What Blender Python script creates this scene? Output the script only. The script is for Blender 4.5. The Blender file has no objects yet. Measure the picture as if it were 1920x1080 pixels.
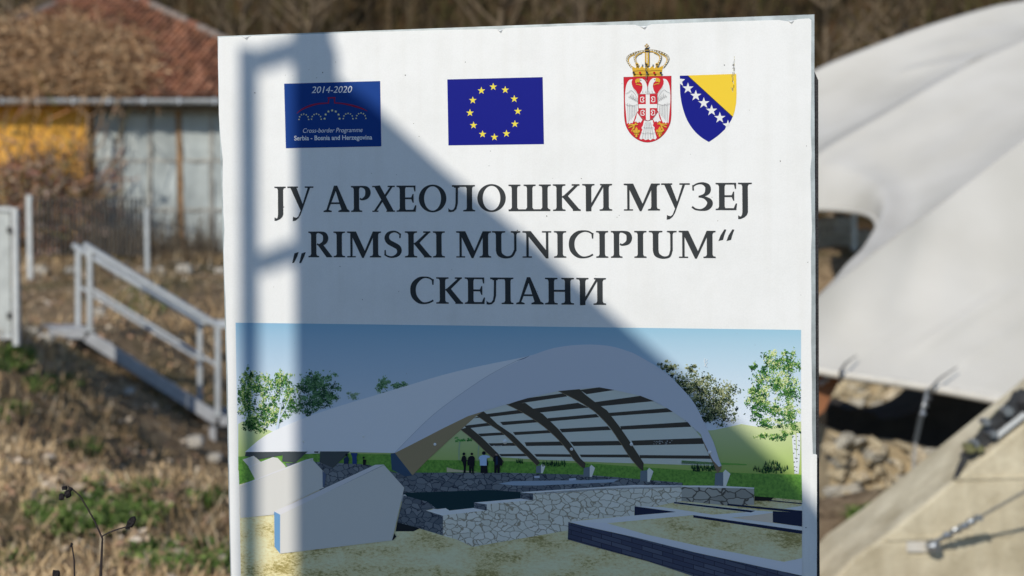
import bpy, math, random
from mathutils import Vector, Matrix

# ------------------------------------------------------------------ camera, sky, sun, exposure
sc = bpy.context.scene
C = sc.collection
R = math.radians
FPX = 2400.0                      # focal length in photo pixels (photo 1920 wide)
CAM = Vector((0.0, 0.0, 1.6))
PITCH = math.atan(63.0 / FPX)     # camera looks slightly down
SIGN_Y = 2.12

cam_d = bpy.data.cameras.new('camera')
cam = bpy.data.objects.new('camera', cam_d)
C.objects.link(cam)
cam.location = CAM
cam.rotation_euler = (R(90) - PITCH, 0, 0)
cam_d.sensor_width = 36
cam_d.lens = 36 * FPX / 1920
cam_d.clip_start = 0.05
cam_d.clip_end = 1000
cam_d.dof.use_dof = True
cam_d.dof.focus_distance = SIGN_Y
cam_d.dof.aperture_fstop = 3.3
cam_d.dof.aperture_blades = 0
sc.camera = cam

SUN_AZ = R(30)       # to the left of straight behind the camera
SUN_EL = R(32)
SUN = Vector((-math.sin(SUN_AZ) * math.cos(SUN_EL), -math.cos(SUN_AZ) * math.cos(SUN_EL), math.sin(SUN_EL)))

w = bpy.data.worlds.new('World')
sc.world = w
w.use_nodes = True
nt = w.node_tree
for n in list(nt.nodes): nt.nodes.remove(n)
sky = nt.nodes.new('ShaderNodeTexSky')
sky.sky_type = 'NISHITA'
sky.sun_disc = False
sky.sun_elevation = SUN_EL
sky.sun_rotation = math.atan2(SUN.x, SUN.y)
sky.air_density = 1.0
sky.dust_density = 0.0
sky.ozone_density = 4.0
bg = nt.nodes.new('ShaderNodeBackground')
bg.inputs['Strength'].default_value = 0.116
wo = nt.nodes.new('ShaderNodeOutputWorld')
nt.links.new(sky.outputs[0], bg.inputs['Color'])
nt.links.new(bg.outputs[0], wo.inputs['Surface'])

sun_d = bpy.data.lights.new('sun', 'SUN')
sun_d.energy = 3.45
sun_d.angle = R(0.53)
sun_d.color = (1.0, 0.94, 0.83)
sun = bpy.data.objects.new('sun', sun_d)
C.objects.link(sun)
sun.rotation_euler = (-SUN).to_track_quat('-Z', 'Y').to_euler()
sun.location = SUN * 30

sc.view_settings.view_transform = 'Standard'
sc.view_settings.look = 'None'
sc.view_settings.exposure = 0.0
sc.view_settings.gamma = 1.0
sc.view_settings.use_curve_mapping = False
sc.cycles.use_denoising = True
sc.cycles.max_bounces = 6
sc.cycles.transparent_max_bounces = 8

# ------------------------------------------------------------------ helpers
def ray(px, py):
    a = (px - 960) / FPX
    b = -(py - 540) / FPX
    cp, sp = math.cos(PITCH), math.sin(PITCH)
    return Vector((a, cp + b * sp, b * cp - sp))

def at(px, py, Y):
    d = ray(px, py)
    return CAM + d * (Y / d.y)

def lin1(c):
    c /= 255.0
    return c / 12.92 if c <= 0.04045 else ((c + 0.055) / 1.055) ** 2.4

def lin(r, g, b): return (lin1(r), lin1(g), lin1(b))

def tag(o, label=None, cat=None, group=None, kind=None):
    if label: o['label'] = label
    if cat: o['category'] = cat
    if group: o['group'] = group
    if kind: o['kind'] = kind
    return o

def empty(name, loc=(0, 0, 0), rot=(0, 0, 0)):
    o = bpy.data.objects.new(name, None)
    C.objects.link(o)
    o.location = loc
    o.rotation_euler = rot
    o.empty_display_size = 0.1
    return o

class MB:
    """collects verts and faces for one mesh"""
    def __init__(s):
        s.v = []; s.f = []; s.c = []
    def face(s, pts, col=None):
        i = len(s.v)
        s.v.extend([tuple(p) for p in pts])
        s.f.append(tuple(range(i, i + len(pts))))
        if col is not None: s.c.extend([col] * len(pts))
    def idx(s, verts, faces, col=None):
        i = len(s.v)
        s.v.extend([tuple(p) for p in verts])
        s.f.extend([tuple(j + i for j in f) for f in faces])
        if col is not None: s.c.extend([col] * len(verts))
    def box(s, c, size, rot=None, col=None):
        hx, hy, hz = size[0] / 2, size[1] / 2, size[2] / 2
        vs = [Vector((x, y, z)) for x in (-hx, hx) for y in (-hy, hy) for z in (-hz, hz)]
        if rot is not None: vs = [rot @ q for q in vs]
        vs = [q + Vector(c) for q in vs]
        s.idx(vs, [(0, 1, 3, 2), (4, 6, 7, 5), (0, 4, 5, 1), (2, 3, 7, 6), (0, 2, 6, 4), (1, 5, 7, 3)], col)
    def bar(s, a, b, wx, wz, col=None, up=Vector((0, 0, 1))):
        a = Vector(a); b = Vector(b)
        d = (b - a)
        if d.length < 1e-9: return
        y = d.normalized()
        u = up if abs(y.dot(up)) < 0.98 else Vector((1, 0, 0))
        x = y.cross(u).normalized(); z = x.cross(y)
        m = Matrix((x, y, z)).transposed()
        s.box((a + b) / 2, (wx, d.length, wz), m, col)
    def tube(s, pts, rad, n=6, col=None, cap=True):
        pts = [Vector(p) for p in pts]
        k = len(pts)
        if not hasattr(rad, '__len__'): rad = [rad] * k
        vs = []; fs = []
        prev = None
        for i, p in enumerate(pts):
            t = (pts[min(i + 1, k - 1)] - pts[max(i - 1, 0)])
            if t.length < 1e-9: t = Vector((0, 0, 1))
            t.normalize()
            if prev is None:
                u = t.orthogonal().normalized()
            else:
                u = (prev - t * prev.dot(t))
                u = u.normalized() if u.length > 1e-6 else t.orthogonal().normalized()
            prev = u
            vv = t.cross(u)
            for j in range(n):
                a = 2 * math.pi * j / n
                vs.append(p + (u * math.cos(a) + vv * math.sin(a)) * rad[i])
        for i in range(k - 1):
            for j in range(n):
                fs.append((i * n + j, i * n + (j + 1) % n, (i + 1) * n + (j + 1) % n, (i + 1) * n + j))
        if cap:
            fs.append(tuple(range(n - 1, -1, -1)))
            fs.append(tuple((k - 1) * n + j for j in range(n)))
        s.idx(vs, fs, col)
    def lathe(s, c, prof, n=12, rot=None, col=None):
        vs = []; fs = []
        for (r, z) in prof:
            for j in range(n):
                a = 2 * math.pi * j / n
                q = Vector((r * math.cos(a), r * math.sin(a), z))
                if rot is not None: q = rot @ q
                vs.append(q + Vector(c))
        k = len(prof)
        for i in range(k - 1):
            for j in range(n):
                fs.append((i * n + j, i * n + (j + 1) % n, (i + 1) * n + (j + 1) % n, (i + 1) * n + j))
        fs.append(tuple(range(n - 1, -1, -1)))
        fs.append(tuple((k - 1) * n + j for j in range(n)))
        s.idx(vs, fs, col)
    def prism(s, poly, off, col=None):
        off = Vector(off)
        n = len(poly)
        a = [Vector(p) for p in poly]; b = [p + off for p in a]
        fs = [tuple(range(n)), tuple(range(2 * n - 1, n - 1, -1))]
        for i in range(n):
            j = (i + 1) % n
            fs.append((i, i + n, j + n, j))
        s.idx(a + b, fs, col)
    def blob(s, c, size, rnd, jit=0.25, col=None, rot=None):
        """rough stone: jittered low-poly cube-sphere"""
        vs = []; idx = {}
        g = (-1, 0, 1)
        for x in g:
            for y in g:
                for z in g:
                    if x == y == z == 0: continue
                    q = Vector((x, y, z))
                    q = q / (max(1e-6, q.length) ** 0.55)
                    q += Vector((rnd.uniform(-1, 1), rnd.uniform(-1, 1), rnd.uniform(-1, 1))) * jit
                    q = Vector((q.x * size[0] / 2, q.y * size[1] / 2, q.z * size[2] / 2))
                    if rot is not None: q = rot @ q
                    idx[(x, y, z)] = len(vs)
                    vs.append(q + Vector(c))
        fs = []
        for ax in range(3):
            for sg in (-1, 1):
                for i in (-1, 0):
                    for j in (-1, 0):
                        def key(a, b):
                            t = [0, 0, 0]; t[ax] = sg
                            o = [k for k in range(3) if k != ax]
                            t[o[0]] = a; t[o[1]] = b
                            return idx[tuple(t)]
                        f = [key(i, j), key(i + 1, j), key(i + 1, j + 1), key(i, j + 1)]
                        if (sg < 0) != (ax == 1): f = f[::-1]
                        fs.append(tuple(f))
        s.idx(vs, fs, col)
    def build(s, name, mat, parent=None, smooth=False):
        me = bpy.data.meshes.new(name)
        me.from_pydata(s.v, [], s.f)
        if s.c:
            at_ = me.attributes.new('Col', 'FLOAT_COLOR', 'POINT')
            flat = []
            for c in s.c: flat.extend((c[0], c[1], c[2], 1.0))
            at_.data.foreach_set('color', flat)
        me.update()
        if smooth:
            me.polygons.foreach_set('use_smooth', [True] * len(me.polygons))
        if mat is not None:
            for m in (mat if isinstance(mat, (list, tuple)) else [mat]): me.materials.append(m)
        o = bpy.data.objects.new(name, me)
        C.objects.link(o)
        if parent is not None: o.parent = parent
        return o

def bevel(o, wd=0.01, seg=2):
    m = o.modifiers.new('bevel', 'BEVEL'); m.width = wd; m.segments = seg; m.limit_method = 'ANGLE'
    return o

def new_mat(name):
    m = bpy.data.materials.new(name)
    m.use_nodes = True
    t = m.node_tree
    b = t.nodes['Principled BSDF']
    return m, t, b

def mat(name, col, rough=0.6, metal=0.0, noise=0.0, scale=8.0, bump=0.0, bscale=None, spec=0.5, detail=6.0, dist=None, dark=None):
    """procedural material: noise between col and a darker/other tone plus fine relief"""
    m, t, b = new_mat(name)
    b.inputs['Roughness'].default_value = rough
    b.inputs['Metallic'].default_value = metal
    b.inputs['Specular IOR Level'].default_value = spec
    b.inputs['Base Color'].default_value = (*col, 1)
    tc = t.nodes.new('ShaderNodeTexCoord')
    if noise > 0:
        nz = t.nodes.new('ShaderNodeTexNoise')
        nz.inputs['Scale'].default_value = scale
        nz.inputs['Detail'].default_value = detail
        nz.inputs['Roughness'].default_value = 0.65
        t.links.new(tc.outputs['Object'], nz.inputs['Vector'])
        rp = t.nodes.new('ShaderNodeValToRGB')
        d = dark if dark is not None else tuple(c * (1 - noise) for c in col)
        hi = tuple(min(1, c * (1 + noise * 0.5)) for c in col)
        rp.color_ramp.elements[0].position = 0.3; rp.color_ramp.elements[0].color = (*d, 1)
        rp.color_ramp.elements[1].position = 0.7; rp.color_ramp.elements[1].color = (*hi, 1)
        t.links.new(nz.outputs['Fac'], rp.inputs['Fac'])
        t.links.new(rp.outputs[0], b.inputs['Base Color'])
    if bump > 0:
        n2 = t.nodes.new('ShaderNodeTexNoise')
        n2.inputs['Scale'].default_value = bscale or scale * 4
        n2.inputs['Detail'].default_value = 5
        t.links.new(tc.outputs['Object'], n2.inputs['Vector'])
        bp = t.nodes.new('ShaderNodeBump')
        bp.inputs['Strength'].default_value = bump
        bp.inputs['Distance'].default_value = dist or 0.02
        t.links.new(n2.outputs['Fac'], bp.inputs['Height'])
        t.links.new(bp.outputs[0], b.inputs['Normal'])
    return m

def mat_attr(name, rough=0.7, spec=0.3, noise=0.0, scale=20.0, translucent=0.0):
    m, t, b = new_mat(name)
    b.inputs['Roughness'].default_value = rough
    b.inputs['Specular IOR Level'].default_value = spec
    a = t.nodes.new('ShaderNodeAttribute'); a.attribute_name = 'Col'
    if noise > 0:
        tc = t.nodes.new('ShaderNodeTexCoord')
        nz = t.nodes.new('ShaderNodeTexNoise'); nz.inputs['Scale'].default_value = scale; nz.inputs['Detail'].default_value = 5
        t.links.new(tc.outputs['Object'], nz.inputs['Vector'])
        mr = t.nodes.new('ShaderNodeMapRange')
        mr.inputs['From Min'].default_value = 0.3; mr.inputs['From Max'].default_value = 0.7
        mr.inputs['To Min'].default_value = 1 - noise; mr.inputs['To Max'].default_value = 1 + noise
        t.links.new(nz.outputs['Fac'], mr.inputs['Value'])
        mx = t.nodes.new('ShaderNodeVectorMath'); mx.operation = 'SCALE'
        t.links.new(a.outputs['Color'], mx.inputs[0]); t.links.new(mr.outputs[0], mx.inputs['Scale'])
        t.links.new(mx.outputs[0], b.inputs['Base Color'])
    else:
        t.links.new(a.outputs['Color'], b.inputs['Base Color'])
    return m

def crom(pts, n=8):
    """Catmull-Rom through tuples of any dimension"""
    out = []
    k = len(pts)
    for i in range(k - 1):
        p0 = pts[max(i - 1, 0)]; p1 = pts[i]; p2 = pts[i + 1]; p3 = pts[min(i + 2, k - 1)]
        for j in range(n):
            t = j / n
            out.append(tuple(0.5 * (2 * b + (c - a) * t + (2 * a - 5 * b + 4 * c - d) * t * t + (-a + 3 * b - 3 * c + d) * t ** 3)
                             for a, b, c, d in zip(p0, p1, p2, p3)))
    out.append(tuple(pts[-1]))
    return out

def resample(pts, n):
    """n+1 points evenly spaced in arc length"""
    P = [Vector(p) for p in pts]
    L = [0]
    for a, b in zip(P, P[1:]): L.append(L[-1] + (b - a).length)
    out = []
    j = 0
    for i in range(n + 1):
        s = L[-1] * i / n
        while j < len(P) - 2 and L[j + 1] < s: j += 1
        q = (s - L[j]) / max(1e-9, L[j + 1] - L[j])
        out.append(P[j].lerp(P[j + 1], min(1, q)))
    return out

def smoothstep(a, b, x):
    t = max(0.0, min(1.0, (x - a) / (b - a)))
    return t * t * (3 - 2 * t)

# ------------------------------------------------------------------ ground
def lump(x, y):
    return (0.06 * math.sin(x * 1.7 + y * 0.9) + 0.05 * math.sin(x * 3.1 - y * 2.3 + 1) + 0.03 * math.sin(x * 6.3 + y * 5.1)
            + 0.02 * math.sin(x * 11.0 - y * 9.0))

def ground_z(x, y):
    pts = [(-50, 0.0), (6.0, 0.0), (12.0, 0.74), (15.0, 0.78), (22.0, 1.62), (31.0, 1.75), (36, 3.2), (60, 21.0), (110, 50.0), (180, 80)]
    z = pts[0][1]
    for (a, za), (b, zb) in zip(pts, pts[1:]):
        if a <= y <= b:
            t = (y - a) / (b - a)
            z = za + (zb - za) * t
            break
        if y > b: z = zb
    # cross fall towards the dig on the right
    wgt = smoothstep(7.0, 13.0, y) * (1 - smoothstep(14.5, 20.5, y))
    z -= min(1.9, max(0.0, (x + 4.85) * 0.80)) * wgt
    # the dig itself
    pit = smoothstep(1.1, 2.3, x) * smoothstep(9.9, 10.8, y) * (1 - smoothstep(17.0, 20.0, y))
    z = z * (1 - pit) + (-1.1) * pit
    z -= 0.55 * smoothstep(1.0, 1.9, x) * smoothstep(3.6, 5.5, y) * (1 - smoothstep(7.4, 8.6, y))
    k = smoothstep(4, 7, y)
    return z + lump(x, y) * k * (1 if y < 30 else 3)

def build_ground():
    xs = [-90 + 5 * i for i in range(14)] + [-20 + 0.35 * i for i in range(115)] + [20.5 + 5 * i for i in range(15)]
    ys = [-40, -30, -20, -12, -8, -4, -1, 1.5, 3] + [4 + 0.3 * i for i in range(80)] + [28.5 + 2.0 * i for i in range(40)] + [115, 130, 150, 180]
    vs = [(x, y, ground_z(x, y)) for y in ys for x in xs]
    nx = len(xs)
    fs = [(j * nx + i, j * nx + i + 1, (j + 1) * nx + i + 1, (j + 1) * nx + i) for j in range(len(ys) - 1) for i in range(nx - 1)]
    m, t, b = new_mat('dry_ground')
    b.inputs['Roughness'].default_value = 0.95
    b.inputs['Specular IOR Level'].default_value = 0.1
    tc = t.nodes.new('ShaderNodeTexCoord')
    n1 = t.nodes.new('ShaderNodeTexNoise'); n1.inputs['Scale'].default_value = 9; n1.inputs['Detail'].default_value = 9; n1.inputs['Roughness'].default_value = 0.75
    n2 = t.nodes.new('ShaderNodeTexNoise'); n2.inputs['Scale'].default_value = 0.9; n2.inputs['Detail'].default_value = 4
    t.links.new(tc.outputs['Object'], n1.inputs['Vector']); t.links.new(tc.outputs['Object'], n2.inputs['Vector'])
    r1 = t.nodes.new('ShaderNodeValToRGB')
    e = r1.color_ramp.elements
    e[0].position = 0.32; e[0].color = (0.09, 0.06, 0.036, 1)
    e[1].position = 0.72; e[1].color = (0.58, 0.44, 0.28, 1)
    q = e.new(0.5); q.color = (0.27, 0.19, 0.115, 1)
    r2 = t.nodes.new('ShaderNodeValToRGB')
    e = r2.color_ramp.elements
    e[0].position = 0.45; e[0].color = (0, 0, 0, 1); e[1].position = 0.62; e[1].color = (1, 1, 1, 1)
    t.links.new(n1.outputs['Fac'], r1.inputs['Fac']); t.links.new(n2.outputs['Fac'], r2.inputs['Fac'])
    mx = t.nodes.new('ShaderNodeMixRGB')
    t.links.new(r2.outputs[0], mx.inputs['Fac']); t.links.new(r1.outputs[0], mx.inputs['Color1'])
    mx.inputs['Color2'].default_value = (0.15, 0.125, 0.065, 1)
    # leaf mould of the wood is darker than the open bank
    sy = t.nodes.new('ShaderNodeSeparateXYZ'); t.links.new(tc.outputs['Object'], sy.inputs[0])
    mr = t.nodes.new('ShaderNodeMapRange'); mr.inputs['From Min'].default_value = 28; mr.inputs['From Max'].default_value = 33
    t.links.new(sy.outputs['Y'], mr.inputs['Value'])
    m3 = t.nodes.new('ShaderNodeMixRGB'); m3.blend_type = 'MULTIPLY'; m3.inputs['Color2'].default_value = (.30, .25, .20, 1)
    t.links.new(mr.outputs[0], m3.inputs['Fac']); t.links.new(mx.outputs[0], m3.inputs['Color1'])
    t.links.new(m3.outputs[0], b.inputs['Base Color'])
    bp = t.nodes.new('ShaderNodeBump'); bp.inputs['Strength'].default_value = 0.7; bp.inputs['Distance'].default_value = 0.08
    t.links.new(n1.outputs['Fac'], bp.inputs['Height']); t.links.new(bp.outputs[0], b.inputs['Normal'])
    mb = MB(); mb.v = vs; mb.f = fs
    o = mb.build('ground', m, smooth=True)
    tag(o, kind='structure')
build_ground()
def bounce_cut():  # added dark paving, out of view, cuts warm bounce onto the sign
    m = MB()
    xs = [-9 + 1.5 * i for i in range(13)]; ys = [-9 + 1.0 * i for i in range(13)]
    vs = [(x, y, ground_z(x, y) + .012) for y in ys for x in xs]
    m.idx(vs, [(j * 13 + i, j * 13 + i + 1, (j + 1) * 13 + i + 1, (j + 1) * 13 + i) for j in range(12) for i in range(12)])
    tag(m.build('bounce_cut_ground', mat('bounce_cut_dark', (0.05, 0.05, 0.054), .9, noise=.3, scale=30, bump=.3)), kind='structure')
bounce_cut()

# ------------------------------------------------------------------ grass and litter
M_blade = mat_attr('grass_blade', 0.8, 0.15)
def grass():
    rnd = random.Random(3)
    mb = MB(); gr = MB()
    def blade(m, p, h, wd, lean, col):
        a = rnd.uniform(0, 6.283)
        sx, sy = math.cos(a) * wd, math.sin(a) * wd
        b = rnd.uniform(0, 6.283)
        lx, ly = math.cos(b) * lean * h, math.sin(b) * lean * h
        p = Vector(p)
        m.idx([p + Vector((-sx, -sy, -0.02)), p + Vector((sx, sy, -0.02)),
               p + Vector((lx * 0.4 + sx * .7, ly * 0.4 + sy * .7, h * 0.6)), p + Vector((lx * 0.4 - sx * .7, ly * 0.4 - sy * .7, h * 0.6)),
               p + Vector((lx, ly, h * max(0.1, 1 - lean * 0.6)))], [(0, 1, 2, 3), (3, 2, 4)], col)
    for i in range(40000):
        y = 5.0 + 17.5 * rnd.random() ** 1.5
        x = rnd.uniform(-0.46 * y, -0.10 * y)
        z = ground_z(x, y)
        t = rnd.random()
        cl = 0.5 + 0.5 * math.sin(x * 2.3 + 1.2 * math.sin(y * 1.9)) * math.sin(y * 1.6 + 0.7 * math.sin(x * 3.1))
        if rnd.random() > 0.35 + 0.75 * cl: continue
        if t < 0.55: c = (0.68, 0.49, 0.275)
        elif t < 0.8: c = (0.50, 0.34, 0.185)
        elif t < 0.93: c = (0.74, 0.60, 0.41)
        else: c = (0.18, 0.13, 0.08)
        pt_ = smoothstep(-.5, .9, math.sin(x * 1.1 + 2.0 * math.sin(y * .55 + 1)) + .7 * math.sin(y * 1.35 - x * .8))
        k = rnd.uniform(0.65, 1.15) * (.52 + .55 * pt_)
        if rnd.random() > .45 + .6 * pt_: continue
        low = .3 if (12.9 < y < 15.4 and -5.4 < x) else 1
        blade(mb, (x, y, z), low * rnd.uniform(0.06, 0.30) * (0.45 + 0.8 * cl), rnd.uniform(0.002, 0.007) * (0.6 + y * 0.08), rnd.uniform(0.3, 1.5), tuple(q * k for q in c))
    # fallen leaves
    for i in range(3500):
        y = 5.0 + 16 * rnd.random() ** 1.5
        x = rnd.uniform(-0.46 * y, -0.10 * y)
        z = ground_z(x, y) + rnd.uniform(0.01, 0.06)
        s = rnd.uniform(0.02, 0.05)
        u = Vector((rnd.uniform(-1, 1), rnd.uniform(-1, 1), rnd.uniform(-.6, .6))).normalized()
        v = u.orthogonal().normalized()
        c = rnd.choice([(0.50, 0.38, 0.26), (0.36, 0.25, 0.16), (0.60, 0.50, 0.39), (0.22, 0.14, 0.09), (0.40, 0.24, 0.15)])
        p = Vector((x, y, z))
        mb.face([p - u * s, p - v * s * 0.6, p + u * s, p + v * s * 0.6], c)
    tag(mb.build('dry_grass', M_blade), 'tan dry grass and fallen leaves over the left bank', 'dry grass', kind='stuff')
    # right slope beside the concrete block
    for (cx, cy, D, rx, ry, n) in [(25, 672, 10.5, 45, 22, 500), (180, 965, 7.0, 130, 32, 1500), (350, 1045, 6.5, 110, 30, 1000), (165, 838, 8.2, 30, 15, 240),
                                   (275, 560, 15.5, 60, 28, 300), (20, 770, 9, 40, 14, 250), (390, 930, 8.0, 30, 14, 200), (215, 965, 6.9, 90, 18, 700),
                                   (1615, 968, 8.0, 25, 10, 200), (1570, 905, 9, 20, 10, 80), (20, 1060, 6.4, 40, 15, 250), (180, 905, 7.6, 25, 10, 150), (265, 910, 7.6, 40, 12, 120), (100, 720, 9.4, 60, 16, 200)]:
        for i in range(n):
            a = rnd.uniform(0, 6.283); q = math.sqrt(rnd.random())
            px = cx + rx * q * math.cos(a); py = cy + ry * q * math.sin(a)
            # walk the ray down to the ground
            d = ray(px, py); yy = 4.5
            while yy < 24:
                pt = at(px, py, yy)
                if pt.z <= ground_z(pt.x, pt.y) + 0.03: break
                yy += 0.06
            x, y = pt.x, pt.y
            z = ground_z(x, y)
            k = rnd.uniform(0.6, 1.3)
            c = rnd.choice([(0.13, 0.21, 0.045), (0.09, 0.15, 0.035), (0.20, 0.27, 0.08)])
            blade(gr, (x, y, z), rnd.uniform(0.03, 0.11), rnd.uniform(0.006, 0.014), rnd.uniform(0.3, 1.6), tuple(v * k for v in c))
    tag(gr.build('green_grass', M_blade), 'patches of short green grass among the dry leaves', 'grass', kind='stuff')
grass()

# ------------------------------------------------------------------ wooded hillside
M_bark = mat_attr('bark', 0.9, 0.1)
def bare_tree(mb, base, h, rnd, twigs=26, tone=1.0):
    r = h * 0.012 + 0.03
    lean = Vector((rnd.uniform(-.10, .10), rnd.uniform(-.08, .08), 1)).normalized()
    pts = []
    p = Vector(base) - Vector((0, 0, 0.3))
    for i in range(6):
        pts.append(p.copy())
        p = p + (lean + Vector((rnd.uniform(-.08, .08), rnd.uniform(-.08, .08), 0))) * (h / 5)
    k = tone * rnd.uniform(0.75, 1.35)
    col = tuple(c * k for c in rnd.choice([(0.088, 0.062, 0.035), (0.06, 0.043, 0.026), (0.13, 0.098, 0.06), (0.075, 0.063, 0.025)]))
    mb.tube(pts, [r * (1 - 0.16 * i) for i in range(6)], 5, col, cap=False)
    for i in range(twigs):
        t = rnd.uniform(0.15, 1.0)
        j = min(4, int(t * 5)); q = pts[j].lerp(pts[j + 1], t * 5 - j if t < 1 else 1)
        a = rnd.uniform(0, 6.283)
        d = Vector((math.cos(a), math.sin(a), rnd.uniform(0.3, 1.5))).normalized()
        ln = h * rnd.uniform(0.12, 0.32) * (1.15 - 0.6 * t)
        e = q + d * ln + Vector((0, 0, ln * 0.2))
        mid = q + d * ln * 0.5
        mb.tube([q, mid, e], [r * 0.34, r * 0.22, r * 0.08], 3, col, cap=False)
        for s in range(4):
            d2 = (d + Vector((rnd.uniform(-1, 1), rnd.uniform(-1, 1), rnd.uniform(-.2, 1)))).normalized()
            b0 = q.lerp(e, rnd.uniform(0.3, 1))
            mb.tube([b0, b0 + d2 * ln * rnd.uniform(0.3, 0.6)], [r * 0.13, r * 0.05], 3, col, cap=False)

def wood():
    rnd = random.Random(11)
    mb = MB()
    for i in range(330):
        y = 34 + 32 * rnd.random()
        x = rnd.uniform(-0.46, 0.46) * y
        bare_tree(mb, (x, y, ground_z(x, y)), rnd.uniform(4, 8), rnd, 14)
    # undergrowth on the slope
    for i in range(9000):
        y = 33 + 30 * rnd.random()
        x = rnd.uniform(-0.46, 0.46) * y
        z = ground_z(x, y)
        a = rnd.uniform(0, 6.283)
        h = rnd.uniform(0.4, 1.6)
        e = Vector((x + math.cos(a) * h * .4, y + math.sin(a) * h * .4, z + h))
        wd = rnd.uniform(0.015, 0.05)
        c = rnd.choice([(0.085, 0.06, 0.034), (0.055, 0.04, 0.023), (0.12, 0.09, 0.05), (0.07, 0.062, 0.022)])
        mb.face([(x - wd, y, z), (x + wd, y, z), tuple(e + Vector((wd * .3, 0, 0))), tuple(e - Vector((wd * .3, 0, 0)))], c)
    tag(mb.build('wood', M_bark), 'bare brown winter wood covering the hillside behind', 'wood', kind='stuff')
wood()
trees = [(30, 32.5, 7.5, 'pale bare tree left of the tiled roof, at the top left corner'),
         (455, 32.8, 7.0, 'bare tree right of the tiled roof, above the left end of the sign'),
         (560, 33.5, 8.0, 'slim bare tree above the programme logo of the sign'),
         (925, 33.0, 8.5, 'bare tree above the middle of the sign'),
         (1075, 34.0, 8.0, 'bare tree above the sign, left of the crowned emblem'),
         (1560, 33.0, 7.5, 'bare tree between the sign and the white canopy'),
         (1660, 33.6, 7.0, 'bare tree rising behind the left slope of the white canopy')]
for i, (px, Y, h, lb) in enumerate(trees):
    rnd = random.Random(50 + i)
    p = at(px, 300, Y)
    root = empty('bare_tree', (p.x, p.y, ground_z(p.x, p.y)))
    tag(root, lb, 'tree', 'bare trees at the foot of the wooded hill')
    tr = MB(); cr = MB()
    r = 0.13
    pts = [Vector((0, 0, -.2))]
    for k in range(6):
        pts.append(pts[-1] + Vector((rnd.uniform(-.12, .12), rnd.uniform(-.1, .1), h / 6)))
    k0 = rnd.uniform(0.9, 1.3)
    col = tuple(c * k0 for c in (0.16, 0.12, 0.08))
    tr.tube(pts, [r * (1 - .14 * k) for k in range(7)], 6, col)
    tr.build('trunk', M_bark, root)
    for k in range(45):
        t = rnd.uniform(0.12, 1); j = min(5, int(t * 6)); q = pts[j].lerp(pts[j + 1], min(1, t * 6 - j))
        a = rnd.uniform(0, 6.283)
        d = Vector((math.cos(a), math.sin(a), rnd.uniform(0.4, 1.3))).normalized()
        ln = h * rnd.uniform(.13, .3)
        e = q + d * ln
        cr.tube([q, q + d * ln * .5 + Vector((0, 0, -.05)), e], [r * .4, r * .25, r * .08], 4, col, cap=False)
        for s in range(5):
            d2 = (d + Vector((rnd.uniform(-1, 1), rnd.uniform(-1, 1), rnd.uniform(-.3, 1)))).normalized()
            b0 = q.lerp(e, rnd.uniform(.3, 1))
            cr.tube([b0, b0 + d2 * ln * rnd.uniform(.3, .6)], [r * .14, r * .05], 3, col, cap=False)
    cr.build('crown', M_bark, root)

# ------------------------------------------------------------------ house with tiled roof
M_tile = mat_attr('clay_tile', 0.85, 0.2, 0.3, 6)
M_yellow = mat('yellow_render', (0.78, 0.40, 0.06), 0.9, noise=0.3, scale=3, bump=0.2, bscale=30)
M_sheet = mat('grey_sheet', (0.42, 0.455, 0.445), 0.55, noise=0.38, scale=1.6, bump=0.25, bscale=2.0, dist=0.05)
M_wood = mat('brown_timber', (0.30, 0.17, 0.075), 0.8, noise=0.4, scale=6)
M_lath = mat('grey_timber', (0.38, 0.36, 0.32), 0.8, noise=0.4, scale=6)
M_gutter = mat('zinc_gutter', (0.50, 0.52, 0.55), 0.45, metal=0.3, noise=0.25, scale=2.5)
M_mortar = mat('mortar_cap', (0.25, 0.20, 0.17), 0.9, noise=0.4, scale=8)
M_dark = mat('dark_soffit', (0.05, 0.05, 0.055), 0.8, noise=0.3, scale=4)
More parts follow.
